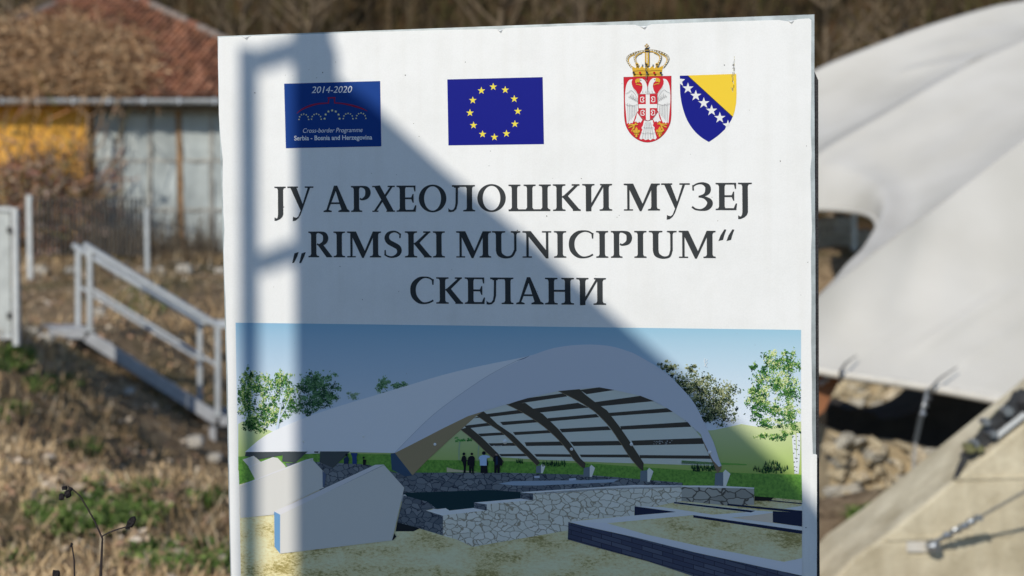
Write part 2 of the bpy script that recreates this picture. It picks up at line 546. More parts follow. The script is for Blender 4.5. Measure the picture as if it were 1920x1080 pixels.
def house():
    W = 22.1
    rnd = random.Random(7)
    xl = at(-290, 200, W).x; xr = at(640, 200, W).x
    base = ground_z((xl + xr) / 2, W) - 0.4
    root = empty('tiled_house', ((xl + xr) / 2, W, base))
    tag(root, 'low house with red tiled hip roof, yellow wall and grey sheet front behind the stair', 'house')
    o = Vector(root.location)
    def L(p): return Vector(p) - o
    ye = 21.79                      # eave line
    ze = at(200, 184, ye).z
    ex0 = at(-285, 184, ye).x; ex1 = at(638, 184, ye).x
    ya = 25.6
    ap0 = at(178, -18, ya); ap1 = at(216, -18, ya)
    za = ap0.z
    zb = base
    xm = at(165, 300, W).x
    # walls
    mb = MB()
    mb.box(L(((xl + xm) / 2, W + 0.15, (zb + ze) / 2)), (xm - xl, 0.3, ze - zb))
    mb.box(L((xl + 0.15, W + 3.9, (zb + ze) / 2)), (0.3, 7.2, ze - zb))
    mb.build('wall', M_yellow, root)
    mb = MB()
    mb.box(L((xr - 0.15, W + 3.9, (zb + ze) / 2)), (0.3, 7.2, ze - zb))
    mb.box(L(((xm + xr) / 2, W + 0.25, (zb + ze) / 2)), (xr - xm - 0.02, 0.1, ze - zb))
    mb.build('side_wall', M_lath, root)
    # sheet panels on a lath grid
    cols = [168, 222, 276, 330, 392, 450, 510, 570, 636]
    rows = [212, 300, 393, 500]
    for i in range(len(cols) - 1):
        for j in range(3):
            a = at(cols[i] + 3, rows[j] + 2, W); b = at(cols[i + 1] - 3, rows[j + 1] - 2, W)
            nx = 4
            p = MB(); vs = []; fs = []
            for u in range(nx + 1):
                for v in range(nx + 1):
                    x = a.x + (b.x - a.x) * u / nx; z = a.z + (b.z - a.z) * v / nx
                    y = W + 0.155 + rnd.uniform(-0.022, 0.022) + 0.02 * math.sin(u * 1.7 + i + j)
                    vs.append(L((x, y, z)))
            for u in range(nx):
                for v in range(nx):
                    q = u * (nx + 1) + v
                    fs.append((q, q + nx + 1, q + nx + 2, q + 1))
            p.idx(vs, fs)
            p.build('sheet_panel', M_sheet, root, smooth=True)
    for i, c in enumerate(cols):
        a = at(c, 205, W - .02); b = at(c + (8 if i == 3 else 2), 505, W - .02)
        m = MB(); m.bar(L((a.x, W + .125, a.z)), L((b.x, W + .125, b.z)), 0.085 if i == 3 else 0.05, 0.02, up=Vector((0, 1, 0)))
        m.build('stud', M_wood if i in (0, 3) else M_lath, root)
    for r in rows[1:3]:
        a = at(168, r, W); b = at(636, r, W)
        m = MB(); m.bar(L((a.x, W + .150, a.z)), L((b.x, W + .150, b.z)), 0.02, 0.05)
        m.build('batten', M_lath, root)
    # soffit + fascia
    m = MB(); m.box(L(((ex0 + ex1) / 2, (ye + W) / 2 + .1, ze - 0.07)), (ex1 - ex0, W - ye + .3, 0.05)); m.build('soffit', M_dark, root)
    # gutter
    g = MB()
    n = 7; ring = []
    ga = ze - 0.02
    for k in range(n + 1):
        t = math.pi + math.pi * k / n
        ring.append((ye - 0.10 + 0.085 * math.cos(t), ga + 0.09 * math.sin(t) - 0.01))
    for k in range(n):
        (y0, z0), (y1, z1) = ring[k], ring[k + 1]
        g.face([L((ex0, y0, z0)), L((ex1, y0, z0)), L((ex1, y1, z1)), L((ex0, y1, z1))])
    for k in range(14):
        x = ex0 + (ex1 - ex0) * (k + .5) / 14
        g.box(L((x, ye - .10, ga - .045)), (0.03, 0.20, 0.115))
    g.build('gutter', M_gutter, root)
    # roof planes
    dl = L((ex0, ye, ze)); dr = L((ex1, ye, ze))
    back = 2 * ya - ye
    bl = L((ex0, back, ze)); br = L((ex1, back, ze))
    A0 = L(ap0); A1 = L(ap1)
    r = MB()
    r.face([dl, dr, A1, A0]); r.face([dr, br, A1]); r.face([br, bl, A0, A1]); r.face([bl, dl, A0])
    roof = r.build('roof', mat('roof_boarding', (0.16, 0.08, 0.05), 0.9, noise=0.3), root)
    # tiles on the front slope
    t = MB()
    nrow = 19
    up = (Vector((0, A0.y - dl.y, A0.z - dl.z)))
    nrm = Vector((0, -up.z, up.y)).normalized()
    pitch = 0.115
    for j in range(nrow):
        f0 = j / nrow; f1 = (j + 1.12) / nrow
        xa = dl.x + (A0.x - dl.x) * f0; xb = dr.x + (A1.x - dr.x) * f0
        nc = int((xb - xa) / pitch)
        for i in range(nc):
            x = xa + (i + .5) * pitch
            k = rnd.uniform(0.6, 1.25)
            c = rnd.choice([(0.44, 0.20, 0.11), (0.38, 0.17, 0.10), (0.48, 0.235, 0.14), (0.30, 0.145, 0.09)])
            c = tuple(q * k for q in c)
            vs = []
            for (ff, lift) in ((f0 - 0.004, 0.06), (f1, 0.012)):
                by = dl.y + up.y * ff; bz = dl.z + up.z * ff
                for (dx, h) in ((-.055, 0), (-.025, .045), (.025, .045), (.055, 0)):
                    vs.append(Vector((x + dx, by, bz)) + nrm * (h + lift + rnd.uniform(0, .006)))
            t.idx(vs, [(0, 1, 5, 4), (1, 2, 6, 5), (2, 3, 7, 6), (0, 3, 2, 1)], c); t.c[-4:] = [tuple(v * .40 for v in c)] * 4  # upper end darkened: shade line below each row painted into the colour
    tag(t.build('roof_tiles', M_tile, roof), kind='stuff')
    # hip caps
    for (p, q) in ((dl, A0), (dr, A1)):
        n = 22
        for k in range(n):
            a = p.lerp(q, k / n); b = p.lerp(q, (k + 1.1) / n)
            h = MB()
            h.tube([a + Vector((0, -.02, .06)), b + Vector((0, -.02, .045))], [.09, .075], 8)
            h.build('hip_tile', M_mortar if rnd.random() < .75 else mat('hip_clay', (0.24, 0.10, 0.06), .9, noise=.3), roof)
house()

# creeper over the roof and wall
M_twig = mat_attr('dry_creeper_twig', 0.9, 0.1)
def creeper():
    rnd = random.Random(21)
    p0 = at(60, 470, 21.9)
    root = empty('creeper', (p0.x, p0.y, ground_z(p0.x, p0.y)))
    tag(root, 'dead brown creeper sprawling over the tiled roof and yellow wall', 'creeper')
    o = Vector(root.location)
    tw = MB(); lf = MB()
    ye, ze = 21.79, at(200, 184, 21.79).z
    up = Vector((0, 25.6 - ye, at(178, -18, 25.6).z - ze))
    def roofpt(px, py):
        # intersect the pixel ray with the roof plane
        d = ray(px, py); nrm = Vector((0, -up.z, up.y)).normalized()
        q = Vector((0, ye, ze))
        s = (q - CAM).dot(nrm) / d.dot(nrm)
        return CAM + d * s + nrm * 0.10, nrm
    cols = [(0.52, 0.33, 0.18), (0.38, 0.23, 0.125), (0.60, 0.42, 0.25), (0.20, 0.12, 0.07), (0.44, 0.27, 0.14)]
    n = 0
    while n < 1900:
        px = rnd.uniform(-60, 330); py = rnd.uniform(45, 190)
        if py < 40 + abs(px - 190) * 0.02: continue
        dens = smoothstep(330, 150, px) * smoothstep(40, 95, py - max(0, (px - 150) * 0.25))
        if px < 60: dens *= smoothstep(60 - px * .5, 110, py + 10)
        if rnd.random() > dens: continue
        n += 1
        p, nr = roofpt(px, py)
        h = rnd.random() * 0.28
        p = p + nr * h
        d = Vector((rnd.uniform(-1, 1), rnd.uniform(-.3, .3), rnd.uniform(-.8, .5))).normalized()
        ln = rnd.uniform(.15, .6)
        c = rnd.choice(cols); k = rnd.uniform(.7, 1.2); c = tuple(v * k for v in c)
        tw.tube([p - o, p + d * ln * .5 + Vector((0, 0, .05)) - o, p + d * ln - o], [.012, .010, .005], 3, c, cap=False)
        for q in range(3):
            e = p + d * ln * rnd.random() + Vector((rnd.uniform(-.1, .1), rnd.uniform(-.1, .1), rnd.uniform(-.06, .1))) - o
            s = rnd.uniform(.03, .07)
            u = Vector((rnd.uniform(-1, 1), rnd.uniform(-1, 1), rnd.uniform(-1, 1))).normalized(); v = u.orthogonal().normalized()
            kk = rnd.uniform(.7, 1.3); lf.face([e - u * s * 1.6, e - v * s * .35, e + u * s * 1.6, e + v * s * .35], tuple(x * kk for x in rnd.choice(cols)))
    # hanging in front of the wall
    for i in range(900):
        px = rnd.triangular(-40, 235, 60); py = rnd.uniform(195, 480)
        if px > 165 and rnd.random() < .6: continue
        dens = 0.10 if py < 290 else (.5 if py < 330 else 1.0)
        if rnd.random() > dens: continue
        D = rnd.uniform(21.2, 22.0)
        p = at(px, py, D)
        d = Vector((rnd.uniform(-.6, .6), rnd.uniform(-.3, .3), rnd.uniform(-.3, 1))).normalized()
        ln = rnd.uniform(.2, .8)
        c = rnd.choice(cols); c = tuple(v * rnd.uniform(.6, 1.2) for v in c)
        tw.tube([p - o, p + d * ln * .5 + Vector((rnd.uniform(-.06, .06), 0, 0)) - o, p + d * ln - o], [.012, .011, .005], 3, c, cap=False)
        if py > 315:
            for q in range(6):
                e = p + d * ln * rnd.random() + Vector((rnd.uniform(-.12, .12), rnd.uniform(-.1, .1), rnd.uniform(-.1, .1))) - o
                s = rnd.uniform(.03, .075)
                u = Vector((rnd.uniform(-1, 1), rnd.uniform(-1, 1), rnd.uniform(-1, 1))).normalized(); v = u.orthogonal().normalized()
                kk = rnd.uniform(.6, 1.2); lf.face([e - u * s * 1.4, e - v * s * .35, e + u * s * 1.4, e + v * s * .35], tuple(x * kk for x in rnd.choice([(0.34, 0.25, 0.18), (0.42, 0.31, 0.25), (0.22, 0.15, 0.105)])))
    # a few long stems
    for (pts, r) in [([(12, 420), (20, 330), (8, 260), (14, 212)], .025), ([(70, 430), (80, 330), (60, 260), (75, 200)], .02), ([(120, 430), (118, 320), (140, 250), (150, 205)], .022),
                     ([(172, 470), (168, 380), (160, 300), (185, 240), (196, 205)], .03), ([(150, 300), (190, 270), (200, 230)], .02), ([(215, 190), (226, 205), (232, 220)], .03),
                     ([(150, 205), (170, 218), (188, 205)], .025), ([(165, 215), (164, 300), (166, 420), (168, 475)], .03), ([(210, 475), (225, 380), (215, 300), (228, 240)], .018)]:
        cp = crom(pts, 5)
        tw.tube([at(a + rnd.uniform(-2, 2), b, 21.75) - o for a, b in cp], [r * (1 - .6 * k / len(cp)) for k in range(len(cp))], 5, (0.30, 0.20, 0.13), cap=False)
    tw.build('stems', M_twig, root)
    lf.build('leaves', M_twig, root)
creeper()

# weeds along the foot of the sheet wall
def weeds():
    rnd = random.Random(5)
    mb = MB()
    for i in range(900):
        px = rnd.uniform(160, 420); D = rnd.uniform(20.6, 21.9)
        p = at(px, 470, D); z = ground_z(p.x, D)
        h = rnd.uniform(.2, .9) * (1 if rnd.random() < .4 else .5)
        a = Vector((p.x, D, z)); e = a + Vector((rnd.uniform(-.3, .3) * h, rnd.uniform(-.2, .2), h))
        c = rnd.choice([(0.15, 0.12, 0.09), (0.20, 0.16, 0.11), (0.10, 0.08, 0.06)])
        mb.tube([a, a.lerp(e, .5) + Vector((rnd.uniform(-.05, .05), 0, 0)), e], [.008, .007, .003], 3, c, cap=False)
    tag(mb.build('dry_weeds', M_twig), 'thin dead weed stalks along the foot of the grey sheet wall', 'weeds', kind='stuff')
weeds()

# ------------------------------------------------------------------ bar fence in front of the house
M_galv = mat('galvanised_steel', (0.50, 0.52, 0.53), 0.45, metal=0.35, noise=0.25, scale=14)
M_galv_w = mat('painted_steel', (0.60, 0.61, 0.60), 0.5, noise=0.2, scale=10)
M_wire = mat('fence_wire', (0.07, 0.065, 0.06), 0.6, metal=0.3, noise=0.3, scale=20)
def fence():
    D = 19.0
    p = at(55, 482, D)
    root = empty('bar_fence', (p.x, D, p.z))
    tag(root, 'thin bar fence panel with pale square posts in front of the yellow house', 'fence')
    o = Vector(root.location)
    for px, y0, y1, wd in ((56, 366, 486, .075), (276, 392, 490, .06), (-110, 366, 486, .075)):
        a = at(px - 1, y0, D); b = at(px + 1, y1, D); b.z -= .3
        m = MB(); m.bar(a - o, b - o, wd, wd); bevel(m.build('post', M_galv_w if px != 276 else M_galv, root), .006)
    for k in range(26):
        px = 62 + k * 8.2
        a = at(px, 372, D); b = at(px, 478, D)
        m = MB(); m.tube([a - o, b - o], .014, 5); m.build('bar', M_wire, root)
    for py in (374, 425, 474):
        a = at(56, py, D); b = at(276, py, D)
        m = MB(); m.tube([a + Vector((0, .012, 0)) - o, b + Vector((0, .012, 0)) - o], .009, 4); m.build('rail', M_wire, root)
fence()

# gate leaf at the left edge
def gate():
    D = 12.0
    a = at(37, 640, D)
    root = empty('metal_gate', (a.x, D, a.z))
    tag(root, 'pale grey metal gate leaf cut off by the left edge of the picture', 'gate')
    o = Vector(root.location)
    def rect(name, x0, y0, x1, y1, th, m, dy=0):
        p = at(x0, y0, D); q = at(x1, y1, D)
        mb = MB(); mb.box((p + q) / 2 + Vector((0, dy, 0)) - o, (abs(q.x - p.x), th, abs(p.z - q.z)))
        return bevel(mb.build(name, m, root), .004)
    pan = mat('gate_sheet', (0.50, 0.52, 0.50), 0.6, noise=0.25, scale=5, bump=.2)
    rect('post', 24, 390, 37, 648, .07, M_galv_w)
    rect('panel', -120, 394, 21, 628, .03, pan, .012)
    rect('rail', -120, 388, 23.5, 396, .05, M_galv_w)
    rect('rail', -120, 628, 23.5, 636, .05, M_galv_w)
    rect('post', -134, 390, -121, 648, .07, M_galv_w)
    for y in (432, 592):
        p = at(21, y, D)
        mb = MB(); mb.tube([p + Vector((0, -.05, -.03)) - o, p + Vector((0, -.05, .03)) - o], .02, 8); mb.build('hinge', M_wire, root)
gate()

# ------------------------------------------------------------------ steel stair with handrail
def stair():
    D0, D1 = 14.0, 14.75
    b0 = at(165, 622, D0); b1 = at(408, 778, D0)
    root = empty('steel_stair', (b0.x, D0, b1.z))
    tag(root, 'galvanised steel stair with tube handrails going down the bank', 'stair')
    o = Vector(root.location)
    steel = mat('stair_steel', (0.46, 0.47, 0.49), 0.45, metal=0.4, noise=0.2, scale=10)
    la = at(92, 619, D0)
    SH = Vector((-.38, D1 - D0, 0))          # the far side is set back along the bank
    for k, sv in enumerate((Vector((0, 0, 0)), SH)):
        m = MB(); m.bar(b0 + sv + Vector((0, 0, -.05)) - o, b1 + sv + Vector((0, 0, -.05)) - o, .05, .13); m.build('stringer', steel, root)
        m = MB(); m.bar(Vector((la.x, D0, b0.z - .03)) + sv - o, Vector((b0.x - .03, D0, b0.z - .03)) + sv - o, .05, .09); m.build('landing_beam', steel, root)
        m = MB(); m.bar(b1 + sv + Vector((.03, 0, -.06)) - o, b1 + sv + Vector((1.0, 0, -.06)) - o, .05, .11); m.build('landing_beam', steel, root)
        lg = b1 + sv + Vector((-.05, 0, -.13)); e = at(399, 838, D0) + sv + Vector((0, 0, -.25))
        m = MB(); m.bar(lg - o, e - o, .07, .07); m.build('leg', steel, root)
        for (px, yt, yb) in ((169, 466, 622), (409, 612, 780)):
            a = at(px, yt, D0) + sv; b = at(px, yb, D0) + sv
            m = MB(); m.bar(a - o, b - o, .055, .055); m.build('post', M_galv, root)
            m = MB(); m.box(b + Vector((0, 0, .012)) - o, (.12, .10, .016)); m.build('base_plate', M_galv, root)
        ta = at(158, 459, D0) + sv; tb = at(410, 612, D0) + sv
        m = MB(); m.tube([ta - o, tb - o, tb + Vector((1.0, 0, 0)) - o], .036, 10); m.build('handrail', M_galv, root)
        ma = at(170, 540, D0) + sv; mb_ = at(408, 686, D0) + sv
        m = MB(); m.tube([ma - o, mb_ - o], .022, 8); m.build('mid_rail', M_galv, root)
    lc = (Vector((la.x, D0, b0.z)) + Vector((b0.x, D0, b0.z)) + SH) / 2
    m = MB(); m.prism([Vector((la.x, D0, b0.z + .02)) - o, Vector((b0.x, D0, b0.z + .02)) - o, Vector((b0.x, D0, b0.z + .02)) + SH - o, Vector((la.x, D0, b0.z + .02)) + SH - o], (0, 0, .025)); m.build('landing', steel, root)
    n = 6
    for k in range(n):
        c = b0.lerp(b1, (k + .6) / n)
        t0 = Vector((.11, .03, -.05)); u0 = Vector((-.11, .03, -.05))
        m = MB(); m.prism([c + u0 - o, c + t0 - o, c + t0 + SH * .93 - o, c + u0 + SH * .93 - o], (0, 0, .025)); m.build('tread', steel, root)
stair()

# ------------------------------------------------------------------ loose stones on the bank
M_stone_l = mat('pale_stone', (0.48, 0.44, 0.38), 0.9, noise=0.4, scale=14, bump=.4, bscale=30)
stones = [((75, 512), .16, 'pale stone on the bank between the gate and the stair top'), ((135, 512), .13, 'pale stone left of the top stair post'),
          ((345, 510), .17, 'largest pale stone beyond the middle of the handrail'), ((298, 512), .13, 'small grey stone left of the largest stone beyond the handrail'),
          ((413, 512), .12, 'pale stone touching the left edge of the sign'), ((186, 590), .12, 'pale stone under the mid rail near the stair top'),
          ((222, 508), .10, 'little stone just beyond the upper handrail'), ((64, 626), .10, 'flat pale stone beside the gate post foot'), ((88, 640), .11, 'pale stone below the stair landing'),
          ((242, 640), .08, 'tiny pale stone in the shade under the stair'), ((365, 695), .13, 'pale stone under the lower stair near the sign'), ((402, 694), .10, 'small stone by the lowest stair post'),
          ((270, 548), .09, 'small stone under the handrail slope')]
def put_stones():
    rnd = random.Random(9)
    for (px, py), s, lb in stones:
        yy = 9.0
        while yy < 22:
            pt = at(px, py, yy)
            if pt.z <= ground_z(pt.x, pt.y) + .02: break
            yy += .05
        if py > 600: yy = min(yy, 13.4)
        p = at(px, py, yy)
        m = MB(); m.blob((0, 0, s * .25), (s * 1.5, s * 1.1, s), rnd, .16)
        q = m.build('stone', M_stone_l)
        q.location = (p.x, p.y, min(p.z, ground_z(p.x, p.y) + .1))
        tag(q, lb, 'stone', 'pale stones on the bank')
put_stones()

# ------------------------------------------------------------------ white membrane canopy on the right
def mem_mat():
    m, t, b = new_mat('canopy_membrane')
    b.inputs['Base Color'].default_value = (0.70, 0.695, 0.68, 1)
    b.inputs['Roughness'].default_value = 0.55
    tc = t.nodes.new('ShaderNodeTexCoord')
    nz = t.nodes.new('ShaderNodeTexNoise'); nz.inputs['Scale'].default_value = 0.9; nz.inputs['Detail'].default_value = 6
    t.links.new(tc.outputs['Object'], nz.inputs['Vector'])
    rp = t.nodes.new('ShaderNodeValToRGB')
    rp.color_ramp.elements[0].position = .3; rp.color_ramp.elements[0].color = (0.62, 0.585, 0.515, 1)
    rp.color_ramp.elements[1].position = .65; rp.color_ramp.elements[1].color = (0.71, 0.675, 0.61, 1)
    t.links.new(nz.outputs['Fac'], rp.inputs['Fac']); t.links.new(rp.outputs[0], b.inputs['Base Color'])
    tr = t.nodes.new('ShaderNodeBsdfTranslucent'); tr.inputs['Color'].default_value = (0.5, 0.48, 0.44, 1)
    mx = t.nodes.new('ShaderNodeMixShader'); mx.inputs['Fac'].default_value = 0.08
    out = t.nodes['Material Output']
    t.links.new(b.outputs[0], mx.inputs[1]); t.links.new(tr.outputs[0], mx.inputs[2]); t.links.new(mx.outputs[0], out.inputs['Surface'])
    return m
M_mem = mem_mat()
M_band = mat('edge_band', (0.66, 0.62, 0.55), 0.7, noise=.15, scale=6)
M_black = mat('black_strap', (0.015, 0.015, 0.017), 0.6, noise=.3, scale=30)
M_steel = mat('dark_steel', (0.10, 0.10, 0.105), 0.4, metal=.7, noise=.4, scale=30)
M_chain = mat('zinc_chain', (0.42, 0.44, 0.46), 0.35, metal=.8, noise=.3, scale=40)
M_rust = mat('glulam_beam', (0.30, 0.12, 0.05), 0.7, noise=.3, scale=8)
M_brass = mat('yellow_zinc', (0.36, 0.34, 0.16), 0.4, metal=.7, noise=.3, scale=40)

def canopy():
    E = [(1440, 660, 9.6), (1535, 692, 9.5), (1730, 722, 9.35), (1920, 757, 9.2), (1990, 770, 9.15)]
    C2 = [(1440, 660, 9.6), (1500, 592, 9.8), (1563, 534, 10.05), (1679, 443, 10.5), (1764, 383, 10.9), (1920, 262, 11.6), (2180, 60, 13)]
    Hh = [(1440, 660, 9.6), (1495, 602, 10.2), (1553, 546, 11), (1598, 500, 12.1), (1633, 453, 13.4), (1645, 425, 14.2), (1632, 405, 14.9), (1595, 396, 15.6), (1540, 392, 16.3), (1515, 396, 16.6), (1490, 392, 17)]
    C1 = [(1490, 392, 17), (1505, 325, 17.2), (1535, 280, 17.3), (1665, 203, 17.6), (1795, 128, 18), (1920, 70, 18.4), (2180, -40, 19)]
    T = [(1470, 230, 20.8), (1495, 162, 21.2), (1535, 128, 21.5), (1628, 89, 21.6), (1739, 48, 21.7), (1850, 15, 21.8), (1920, 1, 21.9), (2180, -40, 22)]
    def W(c, n): return resample([at(*p) for p in crom(c, 10)], n)
    root = empty('membrane_canopy', (at(1990, 770, 9.15).x, 9.2, -1.1))
    tag(root, 'large white tensioned membrane canopy with ridges and a scalloped edge', 'canopy')
    o = Vector(root.location)
    N = 90; K = 50
    mb = MB()
    def patch(bot, top, left, right, sag, prof=None, n=N, k=K, folds=(), curl=None):
        vs = []
        for j in range(k + 1):
            t = j / k
            for i in range(n + 1):
                s = i / n
                p = bot[i] * (1 - t) + top[i] * t + left[j] * (1 - s) + right[j] * s \
                    - (bot[0] * (1 - s) * (1 - t) + bot[n] * s * (1 - t) + top[0] * (1 - s) * t + top[n] * s * t)
                q = prof(t) if prof else 4 * t * (1 - t)
                p = p - Vector((0, 0, (sag * q if not curl else (top[i].z - bot[i].z) * curl[0] * (t - t ** curl[1])) * smoothstep(0, .2, s)))
                # faint wrinkles running down from the ridges
                p = p + Vector((0, 0, 0.006 * math.sin(s * 34 + t * 9) * math.sin(math.pi * t)))
                if folds:
                    d_ = p - CAM; cp, sn = math.cos(PITCH), math.sin(PITCH)
                    dep = d_.y * cp - d_.z * sn; X = 960 + FPX * d_.x / dep; Yp = 540 - FPX * (d_.z * cp + d_.y * sn) / dep
                    for (x0, y0, x1, y1, hh, ww) in folds:
                        lx, ly = x1 - x0, y1 - y0; ln = math.hypot(lx, ly)
                        t2 = ((X - x0) * lx + (Yp - y0) * ly) / ln ** 2; e_ = ((X - x0) * ly - (Yp - y0) * lx) / ln
                        p = p + Vector((0, -.5, 1)) * hh * math.exp(-(e_ / ww) ** 2) * smoothstep(-.05, .3, t2) * (1 - smoothstep(.6, 1.3, t2))
                vs.append(p - o)
        fs = [(j * (n + 1) + i, j * (n + 1) + i + 1, (j + 1) * (n + 1) + i + 1, (j + 1) * (n + 1) + i) for j in range(k) for i in range(n)]
        mb.idx(vs, fs)
    def line(a, b, k=K): return [a.lerp(b, j / k) for j in range(k + 1)]
    e = W(E, N); c2 = W(C2, N); h = W(Hh, K); c1 = W(C1, N); tt = W(T, N)
    # right ends run out of the picture
    patch(e, c2, line(e[0], c2[0]), line(e[-1], c2[-1]), .10, None, N, K, [(1680, 684, 1930, 522, .035, 13), (1792, 690, 1900, 620, .022, 8), (1604, 668, 1700, 610, .012, 8)])
    patch(c2, c1, h, line(c2[-1], c1[-1]), .85, lambda t: (t * (1 - t) ** 2.2) / 0.137, N, K, [(1560, 520, 1640, 462, .03, 7), (1650, 480, 1800, 380, .02, 12), (1600, 300, 1850, 180, .015, 22), (1700, 330, 1900, 200, .015, 20)], (1.0, 2.3))
    patch(c1, tt, line(c1[0], tt[0]), line(c1[-1], tt[-1]), .55, lambda t: (t * (1 - t) ** 1.7) / 0.187, N, K, [(1670, 142, 1830, 108, .04, 7), (1700, 110, 1900, 60, .03, 14)], (1.0, 2.0))
    bk = [p + Vector((0, 5.0, -2.6)) for p in tt]
    patch(tt, bk, line(tt[0], bk[0]), line(tt[-1], bk[-1]), -.3)
    ob = mb.build('membrane', M_mem, root, smooth=True)
    so = ob.modifiers.new('thickness', 'SOLIDIFY'); so.thickness = .006
    # hem along the free edges
    m = MB(); m.tube([p - o + Vector((0, -.012, -.01)) for p in e], .035, 8); m.build('hem', M_band, ob, smooth=True)
    m = MB(); m.tube([p - o + Vector((0, -.01, 0)) for p in h], .03, 8); m.build('hem', M_mem, ob, smooth=True)
    # tie straps over the hem
    for (x0, y0, x1, y1, D) in ((1604, 668, 1573, 694, 9.44), (1792, 690, 1740, 728, 9.3)):
        a = at(x0, y0, D + .12); b = at(x1, y1, D - .02); b0 = at((x0 + x1 * 2) / 3, (y0 + y1 * 2) / 3 - 3, D + .0)
        m = MB(); m.tube([a - o + Vector((0, -.03, .01)), b0 - o + Vector((0, -.04, .01)), b - o + Vector((0, -.05, 0)), b - o + Vector((0, -.04, -.09))], [.004, .007, .011, .013], 6)
        m.build('tie_strap', M_steel, root)
    return root, o
can_root, can_o = canopy()

def far_fence():
    D = 23.6
    p = at(1601, 478, D)
    root = empty('wire_fence', (p.x, D, p.z))
    tag(root, 'distant wire fence with a grey post seen through the canopy opening', 'fence')
    o = Vector(root.location)
    for px in (1601, 1500, 1702):
        m = MB(); m.bar(at(px, 376, D) - o, at(px, 482, D) - o, .10, .08); m.build('post', M_galv, root)
    for k in range(17):
        px = 1504 + k * 11.8
        m = MB(); m.tube([at(px, 382, D) - o, at(px, 479, D) - o], .008, 4); m.build('bar', M_wire, root)
    for py in (384, 430, 476):
        m = MB(); m.tube([at(1500, py, D + .02) - o, at(1702, py, D + .02) - o], .012, 4); m.build('rail', M_wire, root)
    rnd = random.Random(31)
    for (px, py, sx, sz, lb) in ((1556, 426, 1.0, .75, 'large pale boulder behind the distant wire fence'), (1618, 445, .7, .5, 'smaller pale boulder right of the post of the distant wire fence')):
        m = MB(); m.blob((0, 0, 0), (sx, .8, sz), rnd, .12); b = m.build('boulder', M_stone_l); b.location = at(px, py, 25.5); b.location.z = ground_z(b.location.x, 25.5) + sz * .4
        tag(b, lb, 'boulder')
far_fence()

# glulam arch foot seen under the canopy
def arch_beam():
    a = at(1480, 800, 9.9)
    root = empty('timber_beam', a)
    tag(root, 'dark red brown timber beam end under the canopy beside the sign', 'beam')
    m = MB()
    p = [at(1440, 690, 9.75), at(1580, 704, 9.75), at(1560, 740, 9.75), at(1545, 772, 9.75), at(1500, 800, 9.75), at(1440, 820, 9.75)]
    m.prism([q - a for q in p], (0, .16, 0))
    m.build('beam', M_rust, root)
    m = MB()
    for k in range(5):
        q = at(1540 + k * 9, 718 - k * 6.5, 9.66)
        m = MB(); m.lathe(q - a, [(.018, -.02), (.022, 0), (.016, .02)], 10, Matrix.Rotation(R(90), 3, 'X'))
        m.build('bolt', M_chain, root)
arch_beam()

# hanging turnbuckle
def turnbuckle():
    D = 9.25
    t = at(1738, 728, D); bt = at(1712, 900, 9.0)
    root = empty('turnbuckle', bt)
    tag(root, 'zinc turnbuckle with a grey strap hanging from the canopy hem', 'turnbuckle')
    m = MB(); m.tube([t - bt, at(1735, 752, D) - bt], .014, 6); m.build('hook', M_chain, root)
    m = MB(); m.tube([at(1736, 744, D) - bt, at(1730, 772, D) - bt], [.014, .014], 8); m.build('body', M_chain, root)
    for y in (748, 760, 776):
        q = at(1737 - (y - 748) * .25, y, D)
        m = MB(); m.blob(q - bt, (.045, .035, .03), random.Random(y), .1); m.build('nut', M_chain, root)
    m = MB(); m.bar(at(1727, 780, D) - bt, at(1716, 830, 9.12) - bt, .032, .01, up=Vector((0, 1, 0))); m.build('strap', mat('grey_strap', (0.055, 0.06, 0.06), .7, noise=.2), root)
    m = MB(); m.bar(at(1716, 830, 9.12) - bt, at(1710, 900, 9.0) - bt, .02, .01, up=Vector((0, 1, 0))); m.build('strap', M_lath, root)
turnbuckle()

